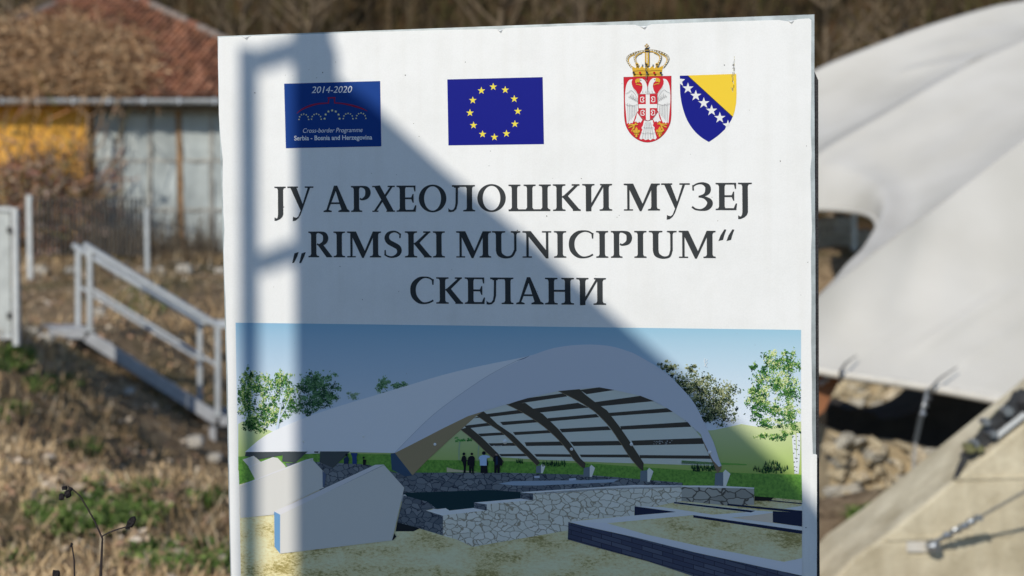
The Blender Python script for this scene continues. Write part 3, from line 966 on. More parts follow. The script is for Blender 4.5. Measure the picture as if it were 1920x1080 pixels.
# ------------------------------------------------------------------ rubble walls of the dig
M_rub = [mat('rubble_%d' % i, c, .95, noise=.45, scale=9, bump=.5, bscale=25) for i, c in enumerate([(0.58, 0.48, 0.32), (0.50, 0.41, 0.27), (0.64, 0.54, 0.39), (0.50, 0.46, 0.38)])]
M_earth = mat('wall_mortar', (0.46, 0.36, 0.22), .95, noise=.4, scale=6, bump=.5)
def rubble(name_lb, x0, x1, ytop, ybot, D, depth, px_size, seed, jag=0):
    rnd = random.Random(seed)
    c = at((x0 + x1) / 2, ybot, D)
    root = empty('rubble_wall', c)
    tag(root, name_lb, 'wall')
    core = [at(x0, ybot, D + .10)]
    n = 9
    tops = []
    for i in range(n + 1):
        x = x0 + (x1 - x0) * i / n
        tops.append((x, ytop(x) + rnd.uniform(-jag, jag)))
    poly = [at(x, y + 6, D + .08) for x, y in tops] + [at(x1, ybot, D + .08), at(x0, ybot, D + .08)]
    m = MB(); m.prism([q - c for q in poly], (0, depth, 0)); m.build('core', M_earth, root)
    meshes = []
    for k in range(10):
        b = MB(); b.blob((0, 0, 0), (1, 1, 1), rnd, .26); ob = b.build('stone', M_rub[k % 4], root); meshes.append(ob)
    s = D / FPX
    first = set()
    n_st = int((x1 - x0) * (ybot - ytop((x0 + x1) / 2)) / (px_size * px_size * .62))
    for k in range(min(260, n_st)):
        x = rnd.uniform(x0, x1); y = rnd.uniform(ytop(x) + 2, ybot)
        g_ = rnd.choice([.5, .7, .9, 1.0, 1.6]); wd = px_size * g_ * rnd.uniform(.8, 1.9); rh = px_size * g_ * rnd.uniform(.6, 1.1)
        i = rnd.randrange(10)
        if i in first:
            ob = meshes[i].copy(); C.objects.link(ob)
        else:
            ob = meshes[i]; first.add(i)
        ob.location = at(x, y, D + rnd.uniform(.03, .12)) - c
        ob.scale = (wd * s, rnd.uniform(.12, .26), rh * s)
        ob.rotation_euler = (R(rnd.uniform(-15, 15)), R(rnd.uniform(-50, 50)), R(rnd.uniform(-15, 15)))
    for i in range(10):
        if i not in first: bpy.data.objects.remove(meshes[i])
    return root
rubble('sunlit rubble stone wall behind the concrete block, under the canopy edge', 1556, 2060, lambda x: 806 + (x - 1556) * .2, 950, 9.75, .5, 17, 1, 8)
rubble('far stretch of pale rubble wall seen through the gap under the canopy', 1500, 1760, lambda x: 680, 800, 16.6, .5, 18, 2, 2)
def shade_gap():  # dark slab filling the gap under the canopy, deep shade painted as colour
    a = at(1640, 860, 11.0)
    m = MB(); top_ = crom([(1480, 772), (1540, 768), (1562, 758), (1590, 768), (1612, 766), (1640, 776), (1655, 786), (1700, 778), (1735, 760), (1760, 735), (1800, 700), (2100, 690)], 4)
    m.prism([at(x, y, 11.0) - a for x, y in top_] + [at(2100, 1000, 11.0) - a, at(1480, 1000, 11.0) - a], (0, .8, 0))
    o = m.build('shade_gap_bank', mat('painted_shade', (0.035, 0.027, 0.02), .95, noise=.5, scale=5, bump=.6)); o.location = a
    tag(o, 'dark bank painted as the deep shade under the canopy', 'painted shade')
shade_gap()

# ------------------------------------------------------------------ concrete anchor block
def concrete():
    m, t, b = new_mat('cast_concrete')
    b.inputs['Roughness'].default_value = .9
    tc = t.nodes.new('ShaderNodeTexCoord')
    n1 = t.nodes.new('ShaderNodeTexNoise'); n1.inputs['Scale'].default_value = 4.5; n1.inputs['Detail'].default_value = 10; n1.inputs['Roughness'].default_value = .7
    mp = t.nodes.new('ShaderNodeMapping'); mp.inputs['Scale'].default_value = (2.4, 2.4, 1.1)
    n2 = t.nodes.new('ShaderNodeTexNoise'); n2.inputs['Scale'].default_value = 2.0; n2.inputs['Detail'].default_value = 6
    t.links.new(tc.outputs['Object'], n1.inputs['Vector']); t.links.new(tc.outputs['Object'], mp.inputs['Vector']); t.links.new(mp.outputs[0], n2.inputs['Vector'])
    r1 = t.nodes.new('ShaderNodeValToRGB')
    e = r1.color_ramp.elements
    e[0].position = .3; e[0].color = (0.49, 0.415, 0.28, 1); e[1].position = .68; e[1].color = (0.73, 0.65, 0.475, 1)
    r2 = t.nodes.new('ShaderNodeValToRGB')
    e = r2.color_ramp.elements
    e[0].position = .35; e[0].color = (0.62, 0.60, 0.55, 1); e[1].position = .6; e[1].color = (1, 1, 1, 1)
    mx = t.nodes.new('ShaderNodeMixRGB'); mx.blend_type = 'MULTIPLY'; mx.inputs['Fac'].default_value = .6
    t.links.new(n1.outputs['Fac'], r1.inputs['Fac']); t.links.new(n2.outputs['Fac'], r2.inputs['Fac'])
    t.links.new(r1.outputs[0], mx.inputs['Color1']); t.links.new(r2.outputs[0], mx.inputs['Color2'])
    t.links.new(mx.outputs[0], b.inputs['Base Color'])
    bp = t.nodes.new('ShaderNodeBump'); bp.inputs['Strength'].default_value = .8; bp.inputs['Distance'].default_value = .03
    t.links.new(n1.outputs['Fac'], bp.inputs['Height']); t.links.new(bp.outputs[0], b.inputs['Normal'])
    return m
M_conc = concrete()
def anchor_block():
    D = 7.0
    base = at(1800, 1290, D)
    root = empty('anchor_block', base)
    tag(root, 'sloping cast concrete anchor block at the lower right', 'concrete block')
    front = [(1545, 1330), (1552, 1100), (1600, 1048), (1676, 993), (1791, 900), (1920, 797), (2150, 610), (2150, 1330)]
    m = MB(); m.prism([at(x, y, D) - base for x, y in front], (0, .62, 0))
    ob = m.build('block', M_conc, root); bevel(ob, .02, 2)
    # formwork joints: thin proud ridges
    for (x0, y0, x1, y1) in ((1792, 898, 2150, 888), (1660, 1012, 1900, 1002)):
        a = at(x0, y0, D - .004); b = at(x1, y1, D - .004)
        m = MB(); m.bar(a - base, b - base, .012, .012); m.build('formwork_ridge', M_conc, root)
anchor_block()

def shackle():
    # tension fitting that holds the canopy corner down on the block
    D = 7.15
    a = at(1800, 886, D)
    root = empty('tension_fitting', a)
    tag(root, 'black and zinc tension fitting bolted to the sloping top of the concrete block', 'fitting')
    def P(x, y, d=0): return at(x, y, D + d) - a
    for dd in (-.06, .10):
        m = MB(); m.prism([P(1800, 856, dd), P(1830, 868, dd), P(1900, 800, dd), P(1948, 742, dd), P(1915, 728, dd), P(1852, 792, dd)], (0, .018, 0)); m.build('plate', M_steel, root)
    m = MB(); m.tube([P(1842, 812, .02), P(1880, 772, .02)], .03, 10); m.build('rod', M_brass, root)
    m = MB(); m.tube([P(1850, 806, .0), P(1878, 782, .0)], .038, 8); m.build('sleeve', M_brass, root)
    for (x, y, r, mt) in ((1815, 838, .03, M_brass), (1824, 830, .022, M_chain), (1845, 790, .022, M_chain), (1885, 770, .028, M_chain), (1858, 812, .022, M_chain), (1833, 840, .022, M_brass)):
        m = MB(); m.lathe(P(x, y, -.10), [(r * .9, -.03), (r, -.01), (r, .05)], 6, Matrix.Rotation(R(90), 3, 'X')); m.build('bolt', mt, root)
    m = MB(); m.tube([P(1808, 858, -.08), P(1800, 876, -.10), P(1791, 902, -.14)], .016, 8); m.build('strap', M_black, root)
    m = MB(); m.bar(P(1868, 818, -.13), P(1922, 776, -.13), .026, .02, up=Vector((0, 1, 0))); m.build('bar', M_galv_w, root)
    m = MB(); m.blob(P(1925, 752, 0), (.17, .17, .13), random.Random(4), .12); m.build('clamp', M_black, root)
    m = MB(); m.tube([P(1925, 752, 0), at(1990, 768, 8.2) - a, at(1990, 770, 9.15) - a], .04, 8); m.build('corner_rod', M_steel, root)
shackle()

def stay_cable():
    D = 7.0
    a = at(1745, 1026, D)
    root = empty('stay_cable', a)
    tag(root, 'thin steel stay cable with turnbuckle anchored to the face of the concrete block', 'cable')
    m = MB(); m.box(at(1722, 1025, D - .012) - a, (.13, .012, .055)); m.build('anchor_plate', M_band, root)
    m = MB(); m.tube([at(1748, 1012, D) - a, at(1738, 1022, D - .05) - a, at(1748, 1033, D) - a], .012, 6); m.build('eye', M_chain, root)
    end = at(2010, 872, 6.5)
    st = at(1742, 1023, D - .05)
    p1 = st.lerp(end, .10); p2 = st.lerp(end, .38)
    m = MB(); m.blob(st + Vector((.02, -.01, 0)) - a, (.08, .05, .07), random.Random(2), .15); m.build('shackle', M_chain, root)
    m = MB(); m.tube([st - a, p1 - a, st.lerp(end, .24) - a, p2 - a], [.012, .014, .016, .012], 8); m.build('turnbuckle', M_chain, root)
    for t in (.14, .2, .26, .31, .36):
        m = MB(); m.blob(st.lerp(end, t) - a, (.05, .035, .035), random.Random(int(t * 100)), .15); m.build('clip', M_chain, root)
    m = MB(); m.tube([p2 - a, end - a], .008, 8); m.build('cable', mat('wire_rope', (0.30, 0.28, 0.24), .5, metal=.4, noise=.2, scale=80), root)
stay_cable()

# ------------------------------------------------------------------ dead weed stems beside the sign (in focus)
M_stem = mat('dead_stem', (0.03, 0.02, 0.018), .8, noise=.4, scale=60)
M_pod = mat('dead_pod', (0.010, 0.006, 0.007), .8, noise=.5, scale=120, bump=.5, bscale=200)
def weed(lb, pts, pods, D):
    b = at(pts[0][0], pts[0][1], D)
    g = Vector((b.x, b.y, 0.0))
    root = empty('dead_weed', g)
    tag(root, lb, 'dead plant', 'dead weed stalks in front of the bank')
    P = [at(x, y, D) for x, y in pts]
    stem = [Vector((b.x - .01, b.y, 0)), Vector((b.x - .004, b.y, b.z * .5))] + P
    m = MB(); k = len(stem)
    m.tube([p - g for p in stem], [.0020 - .0011 * i / k for i in range(k)], 6); m.build('stem', M_stem, root, smooth=True)
    rnd = random.Random(len(lb))
    for (x, y, sx, sy, rot) in pods:
        q = at(x, y, D)
        s = D / FPX
        m = MB(); m.blob((0, 0, 0), (sx * s, sx * s * .8, sy * s), rnd, .22, rot=Matrix.Rotation(R(rot), 3, 'Y'))
        m.v = [tuple(Vector(v) + q - g) for v in m.v]
        m.build('seed_head', M_pod, root)
weed('dead weed stalk with a nodding dark seed head, nearest the picture edge', [(190, 1075), (192, 1010), (178, 978), (165, 955), (150, 930), (137, 918), (128, 912)], [(116, 931, 11, 13, 10), (128, 926, 13, 15, -20), (121, 915, 9, 9, 0), (133, 917, 8, 6, 30)], 2.2)
weed('dead weed stalk with a single upright dark pod near the sign', [(187, 1085), (190, 1040), (192, 1005), (205, 998), (222, 992), (236, 988)], [(246, 979, 14, 20, 25), (240, 989, 9, 7, 10), (250, 972, 8, 8, 0)], 2.2)
weed('shortest dead weed top poking up at the bottom edge', [(104, 1110), (105, 1090), (105, 1078)], [(105, 1076, 14, 14, 0), (106, 1082, 10, 10, 20)], 2.2)
weed('thin bare weed tip between the two tall weed stalks', [(140, 1090), (139, 1050), (136, 1030), (134, 1020)], [(134, 1022, 5, 9, 10)], 2.2)

# ------------------------------------------------------------------ the information sign
THETA = R(11.2)
SN = Vector((-math.sin(THETA), -math.cos(THETA), 0))      # front normal
SD = Vector((math.cos(THETA), -math.sin(THETA), 0))       # along the board
S0 = Vector((0.0, SIGN_Y, 0.0))

def sp(px, py):
    """photo pixel -> (u, v) on the board's front plane, metres"""
    d = ray(px, py)
    s = (S0 - CAM).dot(SN) / d.dot(SN)
    q = CAM + d * s - S0
    return q.dot(SD), q.z

sign = empty('information_sign', S0, (0, 0, -THETA))
tag(sign, 'white museum information sign with flags, coats of arms, dark serif lettering and a printed view', 'sign')

def S(px, py, h=0.0):
    u, v = sp(px, py)
    return (u, -h, v)

SHW = lin(103, 120, 145); LTW = lin(236, 238, 237)
def cs(r, g, b, k=0.78):
    """ink albedo from a colour seen in the shaded part of the print"""
    return tuple(min(.85, max(.006, c / w_ * k)) for c, w_ in zip(lin(r, g, b), SHW))
def cl(r, g, b, k=0.78):
    """ink albedo from a colour seen in the sunlit part"""
    return tuple(min(.85, max(.006, c / w_ * k)) for c, w_ in zip(lin(r, g, b), LTW))

M_ink = mat_attr('ink', 0.55, 0.09)
def film_mat():
    m, t, b = new_mat('white_film')
    b.inputs['Roughness'].default_value = .5
    tc = t.nodes.new('ShaderNodeTexCoord')
    mp = t.nodes.new('ShaderNodeMapping'); mp.inputs['Scale'].default_value = (45, 45, 2.2)
    n1 = t.nodes.new('ShaderNodeTexNoise'); n1.inputs['Scale'].default_value = 1; n1.inputs['Detail'].default_value = 6
    n2 = t.nodes.new('ShaderNodeTexNoise'); n2.inputs['Scale'].default_value = 9; n2.inputs['Detail'].default_value = 7; n2.inputs['Roughness'].default_value = .7
    n3 = t.nodes.new('ShaderNodeTexNoise'); n3.inputs['Scale'].default_value = 420; n3.inputs['Detail'].default_value = 2
    n4 = t.nodes.new('ShaderNodeTexNoise'); n4.inputs['Scale'].default_value = 7; n4.inputs['Detail'].default_value = 1
    t.links.new(tc.outputs['Object'], mp.inputs['Vector']); t.links.new(mp.outputs[0], n1.inputs['Vector'])
    for n in (n2, n3, n4): t.links.new(tc.outputs['Object'], n.inputs['Vector'])
    def ramp(src, p0, c0, p1, c1):
        r = t.nodes.new('ShaderNodeValToRGB'); e = r.color_ramp.elements
        e[0].position = p0; e[0].color = (*c0, 1); e[1].position = p1; e[1].color = (*c1, 1)
        t.links.new(src.outputs['Fac'], r.inputs['Fac']); return r
    r1 = ramp(n1, .30, (.93, .92, .90), .52, (1, 1, 1)); r2 = ramp(n2, .30, (.785, .785, .77), .55, (.835, .835, .825)); r3 = ramp(n3, .3, (.955, .955, .955), .7, (1, 1, 1))
    a = t.nodes.new('ShaderNodeMixRGB'); a.blend_type = 'MULTIPLY'; a.inputs['Fac'].default_value = .4
    c = t.nodes.new('ShaderNodeMixRGB'); c.blend_type = 'MULTIPLY'; c.inputs['Fac'].default_value = 1
    t.links.new(r2.outputs[0], a.inputs['Color1']); t.links.new(r1.outputs[0], a.inputs['Color2'])
    t.links.new(a.outputs[0], c.inputs['Color1']); t.links.new(r3.outputs[0], c.inputs['Color2']); t.links.new(c.outputs[0], b.inputs['Base Color'])
    bp = t.nodes.new('ShaderNodeBump'); bp.inputs['Strength'].default_value = .25; bp.inputs['Distance'].default_value = .004
    t.links.new(n4.outputs['Fac'], bp.inputs['Height']); t.links.new(bp.outputs[0], b.inputs['Normal'])
    return m
M_film = film_mat()
M_alu = mat('galvanised_sheet', (0.42, 0.46, 0.47), 0.45, metal=0.5, noise=0.35, scale=30)
M_back = mat('dark_backing', (0.035, 0.033, 0.035), 0.8, noise=0.5, scale=60, bump=.4)

def gravel_mat():
    m, t, b = new_mat('printed_gravel')
    b.inputs['Roughness'].default_value = .42
    tc = t.nodes.new('ShaderNodeTexCoord')
    mp = t.nodes.new('ShaderNodeMapping'); mp.inputs['Scale'].default_value = (1, 1, 2.2)
    n1 = t.nodes.new('ShaderNodeTexNoise'); n1.inputs['Scale'].default_value = 130; n1.inputs['Detail'].default_value = 8; n1.inputs['Roughness'].default_value = .8
    n2 = t.nodes.new('ShaderNodeTexNoise'); n2.inputs['Scale'].default_value = 14; n2.inputs['Detail'].default_value = 5
    t.links.new(tc.outputs['Object'], mp.inputs['Vector'])
    t.links.new(mp.outputs[0], n1.inputs['Vector']); t.links.new(mp.outputs[0], n2.inputs['Vector'])
    ad = t.nodes.new('ShaderNodeMath'); ad.operation = 'MULTIPLY_ADD'; ad.inputs[1].default_value = .55
    m2 = t.nodes.new('ShaderNodeMath'); m2.operation = 'MULTIPLY'; m2.inputs[1].default_value = .45
    t.links.new(n2.outputs['Fac'], m2.inputs[0]); t.links.new(n1.outputs['Fac'], ad.inputs[0]); t.links.new(m2.outputs[0], ad.inputs[2])
    r1 = t.nodes.new('ShaderNodeValToRGB')
    e = r1.color_ramp.elements
    e[0].position = .40; e[0].color = (0.36, 0.29, 0.09, 1); e[1].position = .60; e[1].color = (0.85, 0.82, 0.54, 1)
    q = e.new(.47); q.color = (0.76, 0.65, 0.33, 1)
    q = e.new(.54); q.color = (0.82, 0.77, 0.48, 1)
    t.links.new(ad.outputs[0], r1.inputs['Fac']); t.links.new(r1.outputs[0], b.inputs['Base Color'])
    return m
def grass_mat():
    m = mat('printed_grass', (0.16, 0.36, 0.05), .42, noise=.55, scale=220, dark=(0.06, 0.20, 0.02))
    return m
def stone_mat(name, c0, c1, joint, scale):
    m, t, b = new_mat(name)
    b.inputs['Roughness'].default_value = .42
    tc = t.nodes.new('ShaderNodeTexCoord')
    mp = t.nodes.new('ShaderNodeMapping'); mp.inputs['Scale'].default_value = (.8, 1, 1.25)
    nw = t.nodes.new('ShaderNodeTexNoise'); nw.inputs['Scale'].default_value = scale * .8
    t.links.new(tc.outputs['Object'], nw.inputs['Vector'])
    ma = t.nodes.new('ShaderNodeVectorMath'); ma.operation = 'MULTIPLY_ADD'; ma.inputs[1].default_value = (.012, .012, .012)
    t.links.new(nw.outputs['Color'], ma.inputs[0]); t.links.new(tc.outputs['Object'], ma.inputs[2])
    t.links.new(ma.outputs[0], mp.inputs['Vector'])
    v1 = t.nodes.new('ShaderNodeTexVoronoi'); v1.feature = 'DISTANCE_TO_EDGE'; v1.inputs['Scale'].default_value = scale
    v2 = t.nodes.new('ShaderNodeTexVoronoi'); v2.inputs['Scale'].default_value = scale
    t.links.new(mp.outputs[0], v1.inputs['Vector']); t.links.new(mp.outputs[0], v2.inputs['Vector'])
    r = t.nodes.new('ShaderNodeValToRGB'); e = r.color_ramp.elements
    e[0].position = .02; e[0].color = (0, 0, 0, 1); e[1].position = .075; e[1].color = (1, 1, 1, 1)
    t.links.new(v1.outputs['Distance'], r.inputs['Fac'])
    bw = t.nodes.new('ShaderNodeSeparateColor'); t.links.new(v2.outputs['Color'], bw.inputs[0])
    mx = t.nodes.new('ShaderNodeMixRGB'); mx.inputs['Color1'].default_value = (*c0, 1); mx.inputs['Color2'].default_value = (*c1, 1)
    t.links.new(bw.outputs[0], mx.inputs['Fac'])
    m2 = t.nodes.new('ShaderNodeMixRGB'); m2.inputs['Color1'].default_value = (*joint, 1)
    t.links.new(r.outputs[0], m2.inputs['Fac']); t.links.new(mx.outputs[0], m2.inputs['Color2'])
    t.links.new(m2.outputs[0], b.inputs['Base Color'])
    return m
M_pgravel = gravel_mat(); M_pgrass = grass_mat()
M_pst_l = stone_mat('printed_light_stone', (0.74, 0.72, 0.63), (0.85, 0.83, 0.75), (0.36, 0.31, 0.22), 84)
M_pst_d = stone_mat('printed_dark_stone', (0.09, 0.115, 0.15), (0.20, 0.23, 0.26), (0.02, 0.03, 0.055), 95)
M_pbrick = None
def brick_mat():
    m, t, b = new_mat('printed_dark_brick')
    b.inputs['Roughness'].default_value = .42
    tc = t.nodes.new('ShaderNodeTexCoord')
    sx = t.nodes.new('ShaderNodeSeparateXYZ'); cx = t.nodes.new('ShaderNodeCombineXYZ')
    t.links.new(tc.outputs['Object'], sx.inputs[0])
    sk = t.nodes.new('ShaderNodeMath'); sk.operation = 'MULTIPLY_ADD'; sk.inputs[1].default_value = .24
    t.links.new(sx.outputs['X'], sk.inputs[0]); t.links.new(sx.outputs['Z'], sk.inputs[2])
    t.links.new(sx.outputs['X'], cx.inputs[0]); t.links.new(sk.outputs[0], cx.inputs[1])
    br = t.nodes.new('ShaderNodeTexBrick'); br.inputs['Scale'].default_value = 24
    br.inputs['Color1'].default_value = (0.035, 0.05, 0.11, 1); br.inputs['Color2'].default_value = (0.085, 0.105, 0.17, 1); br.inputs['Mortar'].default_value = (0.012, 0.018, 0.045, 1)
    br.inputs['Mortar Size'].default_value = .015
    br.inputs['Row Height'].default_value = .18; br.inputs['Brick Width'].default_value = .8
    t.links.new(cx.outputs[0], br.inputs['Vector']); t.links.new(br.outputs['Color'], b.inputs['Base Color'])
    return m
M_pbrick = brick_mat()

H0 = 0.0005
STEP = 0.00004
class Print:
    """flat ink shapes given in photo pixels, laid on the board's film"""
    def __init__(s, base=0):
        s.m = MB(); s.n = base
    def poly(s, pts, col, bump=True):
        if bump: s.n += 1
        h = H0 + s.n * STEP
        s.m.face([S(x, y, h) for x, y in pts], col)
    def stroke(s, pts, wd, col, n=6, closed=False):
        s.n += 1
        h = H0 + s.n * STEP
        k = len(pts)
        P = [tuple(p) + ((wd[i] if hasattr(wd, '__len__') else wd),) for i, p in enumerate(pts)]
        Q = crom(P, n) if k > 2 else P
        L = []; Rr = []
        for i, (x, y, ww) in enumerate(Q):
            a = Q[max(i - 1, 0)]; b = Q[min(i + 1, len(Q) - 1)]
            tx, ty = b[0] - a[0], b[1] - a[1]
            ln = math.hypot(tx, ty) or 1
            nx, ny = -ty / ln * ww / 2, tx / ln * ww / 2
            L.append((x + nx, y + ny)); Rr.append((x - nx, y - ny))
        for i in range(len(Q) - 1):
            s.m.face([S(*L[i], h), S(*Rr[i], h), S(*Rr[i + 1], h), S(*L[i + 1], h)], col)
    def ring(s, cx, cy, rx, ry, th, tv, col, n=48):
        s.n += 1
        h = H0 + s.n * STEP
        for i in range(n):
            a, b = 2 * math.pi * i / n, 2 * math.pi * (i + 1) / n
            o = [(cx + rx * math.cos(t), cy + ry * math.sin(t)) for t in (a, b)]
            q = [(cx + (rx - th) * math.cos(t), cy + (ry - tv) * math.sin(t)) for t in (a, b)]
            s.m.face([S(*o[0], h), S(*o[1], h), S(*q[1], h), S(*q[0], h)], col)
    def disc(s, cx, cy, r, col, n=12, ry=None):
        s.poly([(cx + r * math.cos(2 * math.pi * i / n), cy + (ry or r) * math.sin(2 * math.pi * i / n)) for i in range(n)], col)
    def star(s, cx, cy, r, col, rot=0):
        s.n += 0
        h = H0 + (s.n + 1) * STEP
        pts = []
        for i in range(10):
            a = -math.pi / 2 + i * math.pi / 5 + rot
            q = r if i % 2 == 0 else r * .39
            pts.append((cx + q * math.cos(a), cy + q * math.sin(a)))
        for i in range(10):
            s.m.face([S(cx, cy, h), S(*pts[i], h), S(*pts[(i + 1) % 10], h)], col)
    def build(s, name, parent, m=None): return s.m.build(name, m or M_ink, parent)
    def build_each(s, name, parent):
        """every polygon an object of its own"""
        for f in s.m.f:
            q = MB(); q.idx([s.m.v[i] for i in f], [tuple(range(len(f)))]); q.c = [s.m.c[i] for i in f]
            q.build(name, M_ink, parent)

# ---- board, film, backing, posts
def board():
    m = MB()
    front = [(408, 68), (1527, 27), (1527, 160), (1529, 500), (1530, 850), (1533, 1250), (436, 1250), (430, 1000), (424, 700), (416, 380), (410, 200)]
    fr = [Vector(S(x, y, 0)) for x, y in front]
    m.prism(fr[::-1], (0, .003, 0)); m.build('metal_sheet', M_alu, sign)
    # dark backing board that stands proud to the right
    bk = [(425, 110), (1522, 80), (1526, 130), (1534.5, 150), (1535, 500), (1536, 850), (1538, 1250), (446, 1250)]
    m = MB(); m.prism([Vector(S(x, y, -.004)) for x, y in bk][::-1], (0, .018, 0)); m.build('backing_board', M_back, sign)
    # white film with a hand-cut edge
    rnd = random.Random(4)
    L = [(410, 70), (409, 120), (411, 170), (410.5, 215), (414, 260), (418, 300), (417.5, 345), (419, 400), (421, 430), (419.5, 470), (421, 520), (423, 560), (424, 600), (425, 640), (427, 700), (428, 760), (429, 820), (430, 880), (431, 940), (432, 1000), (434, 1080), (437, 1248)]
    T = [(452, 68.5), (462, 70.5), (474, 67.5), (560, 65), (700, 60), (820, 56.5), (930, 54.5), (937, 56.5), (950, 53), (1080, 48), (1190, 46.5), (1206, 51), (1222, 45.5), (1340, 41), (1460, 37.5), (1480, 40.5), (1496, 36), (1517, 34.5)]
    Rr = [(1521.5, 38), (1521, 120), (1521.5, 160), (1520, 240), (1522, 290), (1519.5, 320), (1521, 380), (1522.5, 430), (1520.5, 480), (1521.5, 560), (1521, 640), (1522.5, 720), (1522.5, 800), (1524, 851), (1531, 852), (1531.5, 930), (1532, 1000), (1531.5, 1080), (1532, 1248)]
    poly = L[::-1] + T + Rr
    m = MB(); m.prism([Vector(S(x, y, .0002)) for x, y in poly][::-1], (0, -.00022, 0))
    o = m.build('film', M_film, sign)
    # lifted flap of film at the right edge
    m = MB()
    cols = 5; rows = [(852, 1248)]
    vs = []
    for i in range(cols + 1):
        t = i / cols
        for y in (852, 900, 980, 1080, 1248):
            x0 = 1518 + t * 13.5
            lift = .0006 + .006 * t * t * (1 if y < 1000 else .5)
            vs.append(S(x0, y + (4 * (1 - t) if y == 852 else 0), lift))
    fs = []
    for i in range(cols):
        for j in range(4):
            a = i * 5 + j
            fs.append((a, a + 5, a + 6, a + 1))
    m.idx(vs, fs); m.build('film_flap', M_film, sign, smooth=True)
    # small nicks along the top where the film has lifted
    for (x, y, s_) in ((461, 70, 7), (938, 57.5, 5), (1207, 51, 7), (1483, 40.5, 6)):
        m = MB(); m.idx([S(x - s_, y - 1.5, .0006), S(x + s_, y - 1.8, .0006), S(x + s_ * .3, y + 5, .0006), S(x, y + 1.5, .0032)], [(0, 3, 1), (1, 3, 2), (2, 3, 0)])
        m.build('film_nick', M_film, sign)
    # posts that carry the board
    for px in (560, 1400):
        u, v = sp(px, 1240)
        m = MB(); m.box((u, .05, -.08), (.05, .05, 2.3)); m.build('post', M_alu, sign)
    # dents with screws in the printed view
    for (x, y, r) in ((947, 828, .0042), (816, 833, .003), (1072, 842, .003), (1184, 833, .003), (1331, 848, .0035), (682, 818, .003), (570, 827, .003)):
        u, v = sp(x, y)
        m = MB(); m.lathe((u, -.0004, v), [(r, 0), (r * .95, r * .35), (r * .6, r * .7), (r * .2, r * .85)], 12, Matrix.Rotation(R(90), 3, 'X'))
        m.build('rivet', M_film, sign, smooth=True)
    # dirt specks
    sp_ = Print(2)
    for i in range(60):
        x = rnd.uniform(425, 1515); y = rnd.uniform(80, 1070)
        r = rnd.choice([.5, .6, .8, 1.0])
        sp_.poly([(x - r, y), (x, y - r), (x + r * 1.2, y), (x, y + r)], rnd.choice([(.25, .24, .22), (.12, .11, .10), (.4, .38, .34)]), bump=False)
    for (x, y) in ((478, 174), (605, 136), (532, 388), (760, 141), (1358, 122), (970, 432), (1025, 405), (1463, 302), (1511, 989)):
        sp_.poly([(x - 1.2, y), (x, y - 1.2), (x + 1.6, y + .3), (x + .2, y + 1.4)], (.1, .09, .08), bump=False)
    tag(sp_.build('dirt_specks', sign), kind='stuff')
board()

